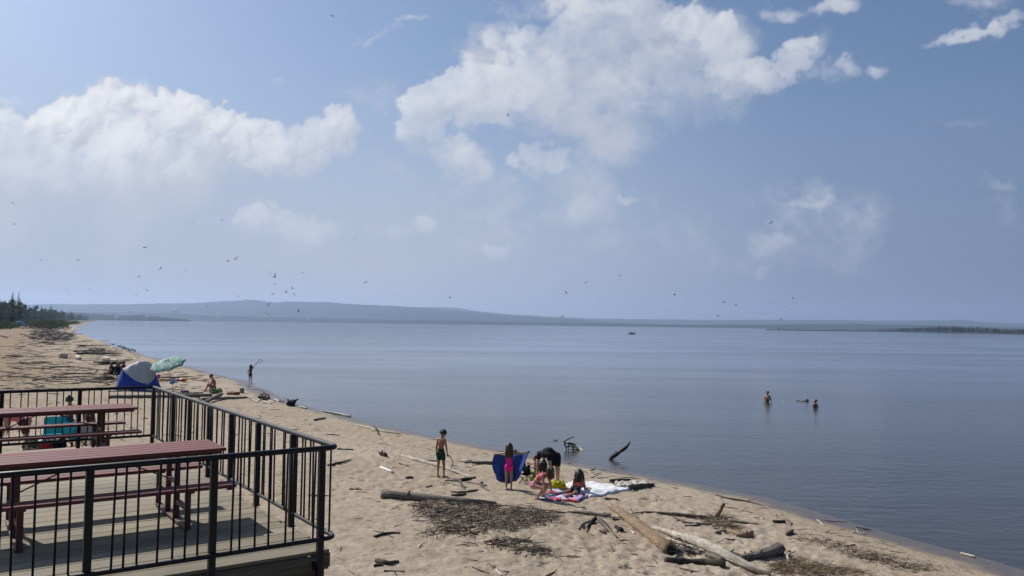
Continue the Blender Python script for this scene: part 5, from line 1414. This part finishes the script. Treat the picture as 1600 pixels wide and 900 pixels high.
F_turq = cloth('turquoise_canvas', (.03, .42, .50), .12, 8); F_black = cloth('black_canvas', (.012, .012, .015)); F_greyc = cloth('light_grey_canvas', (.30, .30, .31), .1, 9)
t, g = camp_chair(823, 756, F_black, 'small black folding chair on crossed legs between the towel and the toddler', .9, .72)
mb = MB(); mb.ball((0, 0, .10), (.11, .08, .11), 12, 8); mb.ball((.05, .02, .22), (.05, .05, .06), 10, 7); mb.tube([(-.06, 0, .18), (-.03, 0, .28), (.03, 0, .28), (.06, 0, .18)], .008, 5)
obj_at('shoulder_bag', mb, C_black, g+V((0, 0, .27)), 'dark bag lying on the small black folding chair', 'bag')
camp_chair(172, 592, F_black, 'leftmost dark camp chair of the group beside the tent', -1.2)
camp_chair(184, 592.5, F_black, 'middle dark camp chair of the group beside the tent', .3)
camp_chair(193, 590, F_black, 'right hand dark camp chair of the group close against the tent', 1.0)
SIT = dict(anchor='hip', sp1=(0, -.1, 1), sp2=(0, .0, 1), th_r=(.2, .95, .1), sh_r=(0, .2, -1), th_l=(-.2, .95, .1), sh_l=(0, .2, -1), ua_r=(.25, .3, -.9), fa_r=(0, .9, -.1), ua_l=(-.25, .3, -.9), fa_l=(0, .9, -.1))
def seated(u, v, label, rot, wear, skin, hair, h=1.65, dz=0.0):
    g, rz = put(u, v)
    person(label, g+V((0, 0, dz)), h, SIT, skin, hair, wear, .016, rz+rot, 'people sitting beside the tent', False)
seated(173, 592, 'person in dark clothes sitting on the leftmost camp chair beside the tent', 1.9, [('shirt', C_black, TEE, .018), ('shorts', C_maroon, TRUNK, .015)], SK_mid, ('short', HR_black))
seated(184, 592, 'person in pale grey top sitting in the middle of the group beside the tent', 3.4, [('shirt', cloth('mauve_cloth', (.30, .24, .26)), TEE, .018), ('shorts', C_black, TRUNK, .015)], SK_light, ('mid', HR_dark))
seated(193, 590, 'person in dark top sitting close against the left side of the tent', 4.3, [('shirt', C_maroon, TEE, .018), ('shorts', C_black, TRUNK, .015)], SK_mid, ('short', HR_black))
mb = MB(); mb.box((0, 0, .05), (1.5, .7, .10), None, 0, .5, .03); mb.box((.3, .1, .14), (.5, .4, .14), None, 0, .5, .05)
g = G(162, 593); obj_at('ground_mat', mb, C_black, g, 'dark padded mat lying on the sand left of the camp chairs', 'mat')
mb = MB(); prof = []
nu, nv = 14, 8; vs = []
for i in range(nu+1):
    for j in range(nv+1):
        a, b = i/nu*2-1, j/nv*2-1; vs.append((a*.95, b*.6, .42*(1-a*a*.7)*(1-b*b*.8)+.02*math.sin(a*9+b*5)))
# dark sunshade over the group
def canopy(mb, c, rx, ry, rz_, n=16, rings=5):
    vs = [V(c)+V((0, 0, rz_))]
    for k in range(1, rings+1):
        t = k/rings
        for j in range(n): a = 2*PI*j/n; vs.append(V(c)+V((math.cos(a)*rx*t, math.sin(a)*ry*t, rz_*(1-t*t)-.03*abs(math.sin(a*4))*t)))
    fs = [(0, 1+j, 1+(j+1) % n) for j in range(n)]
    for k in range(rings-1):
        for j in range(n): fs.append((1+k*n+j, 1+(k+1)*n+j, 1+(k+1)*n+(j+1) % n, 1+k*n+(j+1) % n))
    mb.add(vs, fs, 0, True)

# tent: blue pop up shelter with a grey roof panel
B_blue = cloth('blue_tent_nylon', (.022, .055, .33), .18, 4, .55); B_grey = cloth('grey_tent_nylon', (.44, .45, .45), .10, 3, .6); B_pale = cloth('pale_tent_floor', (.42, .44, .52), .12, 5)
g = G(216, 609.5); rz = yaw_of(g)
tent = empty('beach_tent', g, 'blue pop up beach tent with a pale grey roof panel', 'tent', None, rz)
sc = g.length/FPX*1.0
def tx(u): return (u-216)*sc
xs = [186.5, 188.5, 191, 195.3, 201, 208, 215, 222, 228, 233, 236, 238.5, 242, 246.5]
hs_ = [0.02, .40, .85, 1.36, 1.50, 1.68, 1.82, 1.88, 1.80, 1.60, 1.36, 1.05, .55, .02]
NX, NA = 150, 90
XS = np.interp(np.linspace(0, 1, NX+1), np.linspace(0, 1, len(xs)), xs)
vb = {}; 
def tp(i, j):
    u = XS[i]; h_ = float(np.interp(u, xs, hs_)); a = PI*j/NA
    wy = .85*(1-((u-216)/33)**4*.5)
    zz = h_*math.sin(a)**.85 if 0 < a < PI else 0
    sag = -.030*math.sin(2*a)**2*(1+math.sin(XS[i]*.55))
    return V((tx(u), -math.cos(a)*wy*(1-.25*math.sin(a)), max(zz+sag*h_, 0)))
V_ = [[tp(i, j) for j in range(NA+1)] for i in range(NX+1)]
groups = {'tent_wall': [], 'roof_panel': []}
for i in range(NX):
    for j in range(NA):
        c = (V_[i][j]+V_[i+1][j+1])/2; u = 216+c.x/sc
        if j < NA*.62:
            lim = np.interp(u, [195, 200, 206, 213, 222, 228, 234, 238, 239], [1.30, 1.10, .86, .62, .48, .42, .60, .95, 3.0])
            k = 'roof_panel' if (195 <= u <= 238.5 and c.z > lim) else 'tent_wall'
        else: k = 'tent_wall'
        groups[k].append([V_[i][j], V_[i+1][j], V_[i+1][j+1], V_[i][j+1]])
for k, m_ in (('tent_wall', B_blue), ('roof_panel', B_grey)):
    mb = MB(); idx = {}; vs = []; fs = []
    for q in groups[k]:
        f = []
        for p in q:
            key = (round(p.x, 4), round(p.y, 4), round(p.z, 4))
            if key not in idx: idx[key] = len(vs); vs.append(p)
            if idx[key] not in f: f.append(idx[key])
        if len(f) > 2: fs.append(f)
    mb.add(vs, fs, 0, True); mb.build(k, m_, tent)
for x0, x1 in ((187.5, 205), (226, 245)):
    mb = MB(); vs = []
    for i in range(9):
        u = x0+(x1-x0)*i/8; vs += [V((tx(u), -.93-.05*math.sin(i*1.3), .02)), V((tx(u), -.80, .16+.12*math.sin(i/8*PI)))]
    mb.add(vs, [(2*i, 2*i+2, 2*i+3, 2*i+1) for i in range(8)], 0, True)
    mb.build('floor_skirt', B_pale, tent)
mb = MB(); i0 = int(np.argmin(abs(XS-195.3)))
for i_, j0, j1 in ((i0, 2, NA-2), (int(np.argmin(abs(XS-238))), 2, NA-2)):
    mb.tube([V_[i_][j]*1.004 for j in range(j0, j1)], .014, 6)
mb.build('tent_poles', C_grey, tent)

# parasol
M_para = pattern_mat('teal_leaf_print', [(.05, .27, .25), (.46, .52, .42), (.09, .36, .32), (.24, .38, .26), (.54, .56, .48), (.03, .17, .18), (.18, .38, .38), (.42, .42, .28)], 11)
g = G(271.5, 612.5); rz = yaw_of(g); sc = g.length/FPX
par = empty('beach_parasol', g, 'tilted beach parasol printed in teal, white and green beside the tent', 'parasol', None, rz)
top = V(((261-271.5)*sc, .0, 46*sc)); axd = V((-.26, -.30, .90)).normalized()
mb = MB(); mb.tube([(0, 0, -.3), (-.1, 0, .6), (top.x+.05, .0, top.z-.35), top], .016, 8); mb.build('pole', C_grey, par)
Mx = axd.to_track_quat('Z', 'Y').to_matrix()
mb = MB(); n, rings = 48, 7; vs = [V((0, 0, .25))]
for k in range(1, rings+1):
    t = k/rings
    for j in range(n):
        a = 2*PI*j/n; r = 1.05*t*(1-.055*abs(math.sin(a*4))**.7*t); vs.append(V((math.cos(a)*r, math.sin(a)*r, .25*(1-t**1.7)+.05*abs(math.sin(a*4))*t)))
for j in range(n): a = 2*PI*j/n; r = 1.05*(1-.055*abs(math.sin(a*4))**.7); vs.append(V((math.cos(a)*r, math.sin(a)*r, .05*abs(math.sin(a*4))-.09+.02*math.cos(a*24))))
fs = [(0, 1+j, 1+(j+1) % n) for j in range(n)]+[(1+k*n+j, 1+(k+1)*n+j, 1+(k+1)*n+(j+1) % n, 1+k*n+(j+1) % n) for k in range(rings) for j in range(n)]
ctr = top-axd*.30
mb.add([Mx @ p+ctr for p in vs], fs, 0, True); mb.build('canopy', M_para, par)
for k in range(8):
    a = k*PI/4; mb = MB(); mb.tube([Mx @ V((math.cos(a)*1.03, math.sin(a)*1.03, -.01))+ctr, Mx @ V((0, 0, .30))+ctr], .007, 5); mb.build('rib', C_grey, par)
mb = MB(); mb.box((0, 0, .0), (.30, .2, .26), None, 0, .5, .07); mb.tube([(-.08, 0, .12), (0, 0, .30), (.08, 0, .12)], .012, 6)
obj_at('hanging_bag', mb, cloth('sky_blue_cloth', (.14, .30, .52)), g+V((-.10, -.05, .62)), 'light blue bag hanging on the parasol pole', 'bag')
mb = MB(); mb.ball((0, 0, .20), .20, 16, 12)
obj_at('beach_ball', mb, mat_plain('pink_ball_vinyl', (.70, .03, .28), .3, .1), G(246.5, 592.5), 'bright pink ball lying right of the tent', 'ball')
def noodle(u0, v0, u1, v1, r, col, label, cat='pool noodle'):
    a, b = G(u0, v0), G(u1, v1); o0 = a.copy()
    mb = MB(); mb.tube(smooth_poly([V((0, 0, r)), (b-a)*.5+V((.0, .05, r+.03)), b-a+V((0, 0, r))], 6), r, 10)
    obj_at('pool_noodle' if 'noodle' in cat else 'beach_toy', mb, mat_plain('toy_foam', col, .6, .06), o0, label, cat)
noodle(246, 595, 262, 594.5, .06, (.62, .50, .03), 'yellow foam tube lying by the pink ball')
noodle(260, 596, 276, 595, .06, (.62, .06, .04), 'red foam tube lying behind the parasol pole')
noodle(271, 597, 281, 595.2, .07, (.05, .08, .40), 'dark blue foam tube crossing the red one')
noodle(252, 590.8, 281, 591, .05, (.09, .10, .04), 'dark olive pole lying behind the foam tubes')
mb = MB(); mb.ball((0, 0, .13), (.30, .22, .13), 14, 9); mb.ball((.25, .0, .16), (.12, .12, .10), 12, 8); obj_at('beach_toy', mb, mat_plain('orange_vinyl', (.72, .16, .02), .4, .08), G(285.5, 596), 'orange inflatable toy at the end of the foam tubes', 'inflatable')
mb = MB(); mb.ball((0, 0, .12), (.18, .16, .12), 12, 9); obj_at('beach_toy', mb, mat_plain('yellow_vinyl', (.70, .52, .02), .4, .08), G(245.5, 597), 'yellow inflatable toy just below the pink ball', 'inflatable')
def lump(name, u, v, size, mat, label, cat, seed=1, n=3):
    R = random.Random(seed); mb = MB()
    for k in range(n):
        x = R.uniform(-.5, .5)*size[0]*.9; mb.ball((x, R.uniform(-.2, .2)*size[1], size[2]*.35), (size[0]*R.uniform(.3, .5), size[1]*R.uniform(.35, .5), size[2]*R.uniform(.4, .65)), 14, 10)
    me = remesh(mb, name, max(size)*.035, 3)
    for q in me.vertices:
        k = 1+.22*(snoise(q.co.x*9/size[0]+seed, q.co.y*9/size[1]+q.co.z*7, seed)-.5); q.co = q.co*k
    g = G(u, v); o = link(name, me, mat, None, g); o.rotation_euler = (0, 0, yaw_of(g)); return tag(o, label, cat)
lump('beach_bag', 337, 614.5, (.42, .3, .34), pattern_mat('green_print_cloth', [(.10, .16, .05), (.35, .38, .28), (.05, .08, .03), (.22, .28, .12)], 12), 'green patterned beach bag at the feet of the hunched bather', 'bag', 3)
lump('bundle', 360, 616.5, (.75, .35, .20), cloth('rust_cloth', (.30, .11, .055), .2), 'rust brown bundle lying right of the green patterned bag', 'bundle', 5)
lump('towel_heap', 292, 613.5, (.5, .35, .18), cloth('slate_blue_cloth', (.05, .07, .16), .2), 'dark blue towel in a heap right of the parasol pole', 'towel', 7)
lump('ground_cloth', 308, 615.2, (1.3, .6, .10), C_black, 'flat dark cloth lying between the blue towel heap and the bather', 'cloth', 9)
mb = MB(); mb.tube([(0, 0, 0), (0, 0, .02), (0, 0, .30)], [.12, .125, .16], 16, cap=False); mb.tube([(0, 0, .01), (0, 0, .012)], [.12, .12], 16); mb.tube([(.16*math.cos(a), .16*math.sin(a), .30) for a in np.linspace(0, 2*PI, 20)], .012, 6)
bk_ = tag(mb.build('bucket', mat_plain('grey_blue_plastic', (.12, .17, .22), .5, .1), None, G(378, 614)), 'small grey blue bucket standing on the sand near the water', 'bucket')
mb = MB(); mb.tube([(.16*math.cos(a), 0, .30-.10*math.sin(a)) for a in np.linspace(0, PI, 10)], .006, 5); mb.build('handle', C_grey, bk_)

# towels and blankets on the sand
def blanket(name, quad, mat, label, cat, lift=.02, rough=.05, nu=30, nv=22, th=.012, seed=1):
    A, B, C_, D = [G(*q) for q in quad]; vs = []
    for j in range(nv+1):
        for i in range(nu+1):
            s, t = i/nu, j/nv
            ed = 1+.05*(snoise(s*5, t*5, seed)-.5)
            p = (A.lerp(B, s)).lerp(D.lerp(C_, s), t)
            p.x += .06*(snoise(s*6, t*6, seed+1)-.5); p.y += .12*(snoise(s*6, t*6, seed+2)-.5)
            p.z = zg(p.x, p.y)+lift+rough*max(0, snoise(s*9+t*3, t*7-s*2, seed+4)-.45)
            vs.append(p)
    o0 = A.copy(); c = nu+1; n = len(vs)
    fs = [(j*c+i, j*c+i+1, (j+1)*c+i+1, (j+1)*c+i) for j in range(nv) for i in range(nu)]
    eb = [(j, j+1) for j in range(nu)]+[(nv*c+j+1, nv*c+j) for j in range(nu)]+[((j+1)*c, j*c) for j in range(nv)]+[(j*c+nu, (j+1)*c+nu) for j in range(nv)]
    mb = MB(); mb.add([p-o0+V((0, 0, th)) for p in vs]+[p-o0-V((0, 0, .05)) for p in vs], fs+[(a, a+n, b+n, b) for a, b in eb], 0, True)
    return tag(mb.build(name, mat, None, o0), label, cat)
blanket('blanket', [(880, 758), (914, 754), (984, 766.5), (922, 778)], cloth('white_sheet', (.66, .67, .68), .05, 6), 'large white blanket spread on the sand beside the lying girl', 'blanket', .03, .09, seed=4)
M_pat = None
m, t, b = material('red_white_blue_print')
co = t.new('ShaderNodeTexCoord').outputs['Object']
n_ = t.noise(co, 3.2, 2, .5, .8)
vv = t.new('ShaderNodeTexVoronoi'); vv.inputs['Scale'].default_value = 8.5; t.put(vv.inputs['Vector'], co)
spv = t.new('ShaderNodeSeparateColor'); t.put(spv.inputs[0], vv.outputs['Color'])
c1 = t.ramp(spv.outputs[0], [(0, (.50, .52, .60)), (.22, (.05, .07, .26)), (.42, (.62, .64, .68)), (.60, (.52, .03, .05)), (.74, (.14, .22, .50)), (.9, (.64, .64, .66))], 'CONSTANT')
t.put(b.inputs['Base Color'], t.mix(t.mapr(n_, .56, .6, 0, 1), c1, (.50, .03, .05))); b.inputs['Roughness'].default_value = .9
blanket('beach_towel', [(834, 779), (864, 766), (924, 771), (902, 785)], m, 'red, white and blue patterned towel under the two girls', 'towel', .035, .06, seed=9)
lump('crumpled_towel', 874, 763.5, (.40, .28, .24), pattern_mat('yellow_green_print', [(.66, .58, .02), (.60, .52, .02), (.40, .44, .03), (.70, .62, .06)], 7), 'crumpled yellow and green towel heaped between the two girls', 'towel', 11, 4)

# people and gear behind the far railing
g, rz = put(42, 704)
person('adult in rose checked shirt bending over behind the far railing', g, 1.72,
    dict(side=(.25, 1, 0), fwd=(-1, .25, 0), sp1=(-.55, .05, .6), sp2=(-.9, .1, .05), nk=(-.8, .1, -.3), face=(-.3, 0, -1), ua_r=(-.2, .1, -1), fa_r=(-.1, 0, -1), ua_l=(-.1, -.1, -1), fa_l=(-.2, 0, -1), th_r=(.05, .1, -1), th_l=(.25, -.1, -1), sh_r=(.1, 0, -1), sh_l=(.05, 0, -1)), SK_light, ('short', HR_dark),
    [('shirt', C_rose, {**TEE, 'pelvis': (-2, 2)}, .04), ('shorts', C_maroon, {'th_r': (-2, .8), 'th_l': (-2, .8)}, .02)], .011, rz, 'people behind the far railing', False, 1.25)
g, rz = put(106, 703)
person('woman with dark hair bun and rainbow swimsuit standing behind the far railing', g, 1.68,
    dict(side=(.95, -.3, 0), face=(.2, .9, -.2), ua_r=(.25, -.1, -1), ua_l=(-.25, .1, -1), fa_l=(-.1, .5, -.8)), SK_mid, ('bun', HR_black),
    [('swimsuit', band_mat('rainbow_bands', [(0, (.03, .04, .08)), (.35, (.55, .05, .10)), (.46, (.60, .30, .05)), (.56, (.10, .35, .55)), (.68, (.08, .45, .35)), (.82, (.2, .25, .5))], 2, .0, .48), ONEP, .008)], .011, rz, 'people behind the far railing', False)
g, rz = put(138, 704)
person('person with long brown hair standing by the grey camp chair behind the far railing', g, 1.40,
    dict(side=(.9, .4, 0), face=(-.3, .9, -.4), nk=(-.2, .3, 1), hd=(-.25, .4, 1)), SK_mid, ('long', HR_brown), [('swimsuit', C_maroon, ONEP, .008)], .011, rz, 'people behind the far railing')
camp_chair(82, 703, F_turq, 'turquoise camp chair left of the woman in rainbow swimsuit', 3.3, 1.25)
camp_chair(117, 704, F_turq, 'turquoise camp chair right behind the woman in rainbow swimsuit', 2.8, 1.1)
camp_chair(133, 706, F_greyc, 'light grey camp chair at the right end of the group behind the railing', 3.2, 1.1)
def cooler(u, v, size, c1, c2, label):
    g = G(u, v); t = empty('cooler_box', g, label, 'cooler box', None, yaw_of(g)+.2); sx_, sy_, sz_ = size
    mb = MB(); mb.box((0, 0, sz_*.4), (sx_, sy_, sz_*.8), None, 0, .5, .03); mb.build('box', c1, t)
    mb = MB(); mb.box((0, 0, sz_*.8+sz_*.1), (sx_*1.03, sy_*1.03, sz_*.2), None, 0, .5, .03); mb.build('lid', c2, t)
    mb = MB(); mb.tube([(-sx_*.53, 0, sz_*.55), (-sx_*.53, 0, sz_*1.12), (sx_*.53, 0, sz_*1.12), (sx_*.53, 0, sz_*.55)], .012, 6); mb.build('handle', c2, t)
cooler(74, 704, (.5, .32, .36), mat_plain('red_cooler_plastic', (.42, .02, .03), .4, .1), mat_plain('white_lid_plastic', (.6, .6, .6), .4, .05), 'red cooler box with white lid behind the far railing')
lump('beach_bag', 94, 703, (.45, .3, .4), C_navy, 'navy beach bag between the red cooler and the woman in rainbow swimsuit', 'bag', 13)
lump('beach_bag', 49, 703.5, (.6, .35, .36), pattern_mat('leaf_print_cloth', [(.10, .14, .04), (.45, .46, .34), (.05, .07, .03), (.25, .28, .12)], 10), 'leaf patterned bag between the bending adult and the red cooler', 'bag', 17)
lump('dark_bag', 152, 703, (.42, .3, .42), C_black, 'round black bag right of the light grey camp chair', 'bag', 19)

# boat on the lake
M_hullw = mat_plain('white_hull_gelcoat', (.62, .63, .64), .3, .04, 2); M_glass = mat_plain('dark_boat_glass', (.02, .025, .03), .1)
q = GW(987, 521.5, 0); boat = empty('motor_boat', q, 'small white motor boat with dark outboard lying off shore', 'boat', None, yaw_of(q)+.25)
boat.scale = (.8, .8, .8)
mb = MB(); st = []
for i in range(9):
    t = i/8; x = -2.6+5.2*t; w_ = 1.0*(1-.85*max(0, (.35-t)/.35)**1.7); dk_ = .75+.28*(1-t)
    st.append([V((x, -w_, dk_)), V((x, -w_*.85, .12)), V((x, 0, -.25)), V((x, w_*.85, .12)), V((x, w_, dk_)), V((x, w_*.8, dk_-.06)), V((x, 0, dk_-.02 if t < .4 else .35)), V((x, -w_*.8, dk_-.06))])
vs = [p for r_ in st for p in r_]
mb.add(vs, [(i*8+j, i*8+(j+1) % 8, (i+1)*8+(j+1) % 8, (i+1)*8+j) for i in range(8) for j in range(8)]+[tuple(range(8)), tuple(reversed(range(64, 72)))], 0, False)
mb.build('hull', M_hullw, boat)
mb = MB(); mb.box((-.5, 0, 1.2), (.06, 1.5, .5), Matrix.Rotation(-.5, 3, 'Y')); mb.box((-.1, .72, 1.2), (.8, .05, .4)); mb.box((-.1, -.72, 1.2), (.8, .05, .4)); mb.build('windshield', M_glass, boat)
mb = MB(); mb.box((.4, 0, 2.0), (1.7, 1.6, .07), None, 0, .5, .03)
for x in (-.35, 1.15):
    for y in (-.72, .72): mb.tube([(x, y, .9), (x, y, 2.0)], .025, 6)
mb.build('canopy', mat_plain('pale_boat_canopy', (.50, .50, .50), .7), boat)
mb = MB(); mb.box((2.85, 0, .85), (.5, .45, .75), None, 0, .5, .08); mb.box((2.85, 0, .1), (.22, .12, .9), None, 0, .5, .03); mb.build('outboard_motor', C_black, boat)
mb = MB(); mb.box((1.0, .4, .75), (.45, .45, .5), None, 0, .5, .05); mb.box((1.0, -.4, .75), (.45, .45, .5), None, 0, .5, .05); mb.build('seats', C_maroon, boat)
# splash of a swimmer
R = random.Random(2); o0 = GW(1251, 627, 0); mb = MB()
for k in range(20): mb.ball((R.gauss(0, .34), R.gauss(0, .12), abs(R.gauss(.0, .05))), R.uniform(.012, .035), 6, 4)
obj_at('splash', mb, mat_plain('white_water', (.8, .82, .84), .4, .05), o0, 'little white splash on the lake between the two bathers', 'splash')
mb = MB(); mb.ball((.35, 0, .03), (.13, .11, .12), 12, 8); mb.ball((.0, .05, -.02), (.5, .16, .07), 12, 8)  # solid dark shape added in place of a dark ripple on the water
obj_at('dark_ripple', mb, M_dark, o0+V((.15, .2, 0)), 'dark low shape standing for a ripple beside the white splash', 'driftwood')
# houses on the far shore
M_wall = mat_plain('white_house_wall', (.72, .72, .70), .7, .05); M_roof = mat_plain('grey_roof', (.20, .19, .19), .8)
for u, v, D, s in ((203, 488.5, 5400, 30), (272, 488.5, 5600, 36), (343, 498, 5000, 24), (230, 496, 3900, 16), (482, 500, 5600, 26), (183, 497.5, 3700, 18)):
    q = AT(u, v, D); t = empty('far_house', q, 'tiny white house on the far wooded shore', 'house', 'white houses on the far shore')
    mb = MB(); mb.box((0, 0, s*.2), (s, s*.7, s*.4)); mb.build('wall', M_wall, t)
    mb = MB(); mb.add([(-s*.55, -s*.4, s*.4), (s*.55, -s*.4, s*.4), (s*.55, s*.4, s*.4), (-s*.55, s*.4, s*.4), (-s*.5, 0, s*.62), (s*.5, 0, s*.62)], [(0,1,5,4), (2,3,4,5), (0,4,3), (1,2,5), (3,2,1,0)]); mb.build('roof', M_roof, t)
mb = MB(); mb.box((0, 0, .9), (5.0, 2.2, 1.8), None, 0, .5, .3); mb.box((.4, 0, 2.1), (2.6, 1.8, .8), None, 0, .5, .25)
g = G(30, 509.5); obj_at('tarpaulin_shelter', mb, mat_plain('sky_blue_tarp', (.10, .30, .55), .6), g, 'light blue tarpaulin shelter at the foot of the far bushes', 'shelter')

# ------------------------------------------------------------------ gulls
M_gull = mat_plain('gull_plumage', (.22, .23, .25), .8, .25, 3); M_gullw = mat_plain('white_plumage', (.62, .62, .62), .8, .1, 3)
def gull_mesh(name, up1, up2, sweep, mat):
    mb = MB()
    mb.tube([(0, .26, .0), (0, .20, .01), (0, .06, .0), (0, -.12, 0), (0, -.26, .01), (0, -.36, .01)], [.012, .042, .07, .062, .030, .045], 8)
    mb.ball((0, .24, .02), (.045, .06, .045), 8, 6)
    mb.tube([(0, .29, .015), (0, .345, .0)], [.014, .004], 5)
    for s in (-1, 1):
        st = [(0.03, .02, .12), (.30, up1*.30, .15), (.36+.0, up1*.34, .14), (.70, up1*.34+up2*.36, .07)]
        vs = []
        for k, (x, z, c) in enumerate(st):
            y0 = -sweep*max(0, x-.3)*1.1+(.05 if k in (1, 2) else 0)
            vs += [V((s*x, y0+c*.6, z+.012)), V((s*x, y0-c*.7, z)), V((s*x, y0-c*.1, z-.012))]
        fs = []
        for k in range(len(st)-1):
            for a, b in ((0, 1), (1, 2), (2, 0)): fs.append((k*3+a, k*3+b, (k+1)*3+b, (k+1)*3+a))
        fs.append((9, 10, 11)); mb.add(vs, fs, 0, True)
    me = mb.mesh(name); me.materials.append(mat); return me
GM = [gull_mesh('gull', *a, M_gull) for a in ((.55, -.15, .5), (.9, .3, .3), (.15, -.35, .8), (-.35, -.3, .4))]
GWm = [gull_mesh('gull', *a, M_gullw) for a in ((.5, -.1, .5), (.1, -.2, .7))]
dark = [(300,349),(496,348),(226,387),(356,408),(368,405),(422,427),(429,433),(430,444),(457,451),(447,457),(459,459),(426,460),(571,441),(703,465),(885,458),(915,442),(968,431),(1054,461),(1131,472),(1150,476),(1205,474),(1227,480),(1239,467),(794,181),(519,24),(419,477),(384,468),(420,491),(466,486),(22,351),(652,299),(1205,348),(1122,493),(879,494),(1221,499),(324,478)]
pale = [(347,344),(20,317),(64,406),(122,406),(251,420),(290,423),(217,432),(230,454),(213,462),(474,426),(372,463),(249,474),(580,472),(680,362),(555,372),(1114,310),(1027,480),(1058,500),(1039,496),(1217,514),(140,452),(105,452)]
R = random.Random(31)
for lst, ms, lab, grp in ((dark, GM, 'dark gull on bent wings flying over the lake', 'dark gulls flying over the lake'), (pale, GWm+GM[:1], 'faint pale gull flying over the lake', 'pale gulls flying over the lake')):
    for u, v in lst:
        D = R.uniform(135, 195) if lst is dark else R.uniform(170, 250)
        o = link('gull', R.choice(ms), None, None, AT(u, v, D)); o.rotation_euler = (R.uniform(-.3, .3), R.uniform(-.7, .7), R.uniform(0, 6.28)); o.scale = (1, 1, 1)
        tag(o, lab, 'gull', grp)
# gulls on the water and on the shore
mb = MB(); mb.ball((0, 0, .06), (.10, .24, .09), 12, 8); mb.ball((0, .20, .18), (.055, .065, .06), 10, 7); mb.tube([(0, .12, .08), (0, .18, .17)], [.05, .04], 8); mb.tube([(0, .25, .18), (0, .31, .17)], [.014, .004], 5); mb.tube([(0, -.2, .08), (0, -.38, .13)], [.06, .02], 7)
fm = mb.mesh('floating_gull'); fm.materials.append(M_gullw)
for u, v in ((408, 506), (433, 507), (171, 508.5), (1323, 547), (868, 688), (655, 509.5), (730, 512)):
    o = link('floating_gull', fm, None, None, GW(u, v, 0)); o.rotation_euler = (0, 0, R.uniform(0, 6.28)); o.scale = (.4,)*3 if v > 600 else (1,)*3; tag(o, 'white gull floating on the lake', 'gull', 'gulls floating on the lake')
mb = MB(); mb.ball((0, 0, .30), (.09, .20, .085), 12, 8); mb.ball((0, .17, .43), (.05, .06, .052), 10, 7); mb.tube([(0, .10, .32), (0, .155, .42)], [.05, .04], 8); mb.tube([(0, .22, .43), (0, .28, .42)], [.013, .004], 5); mb.tube([(0, -.16, .31), (0, -.34, .29)], [.055, .015], 7)
for s in (-1, 1): mb.tube([(s*.035, 0, .24), (s*.035, .01, 0), (s*.035, .06, .0)], .008, 5)
sm = mb.mesh('standing_gull'); sm.materials.append(M_gull)
for u, v in ((186, 544.5), (190, 546), (196, 548.5), (200, 549.5), (203, 551.5), (207, 550.5), (211, 552.5), (176, 541.5), (193, 547)):
    o = link('standing_gull', sm, None, None, G(u, v)); o.rotation_euler = (0, 0, R.uniform(0, 6.28)); o.scale = (1.3, 1.3, 1.3); tag(o, 'grey gull standing on the shore where the beach bends', 'gull', 'gulls standing on the shore')
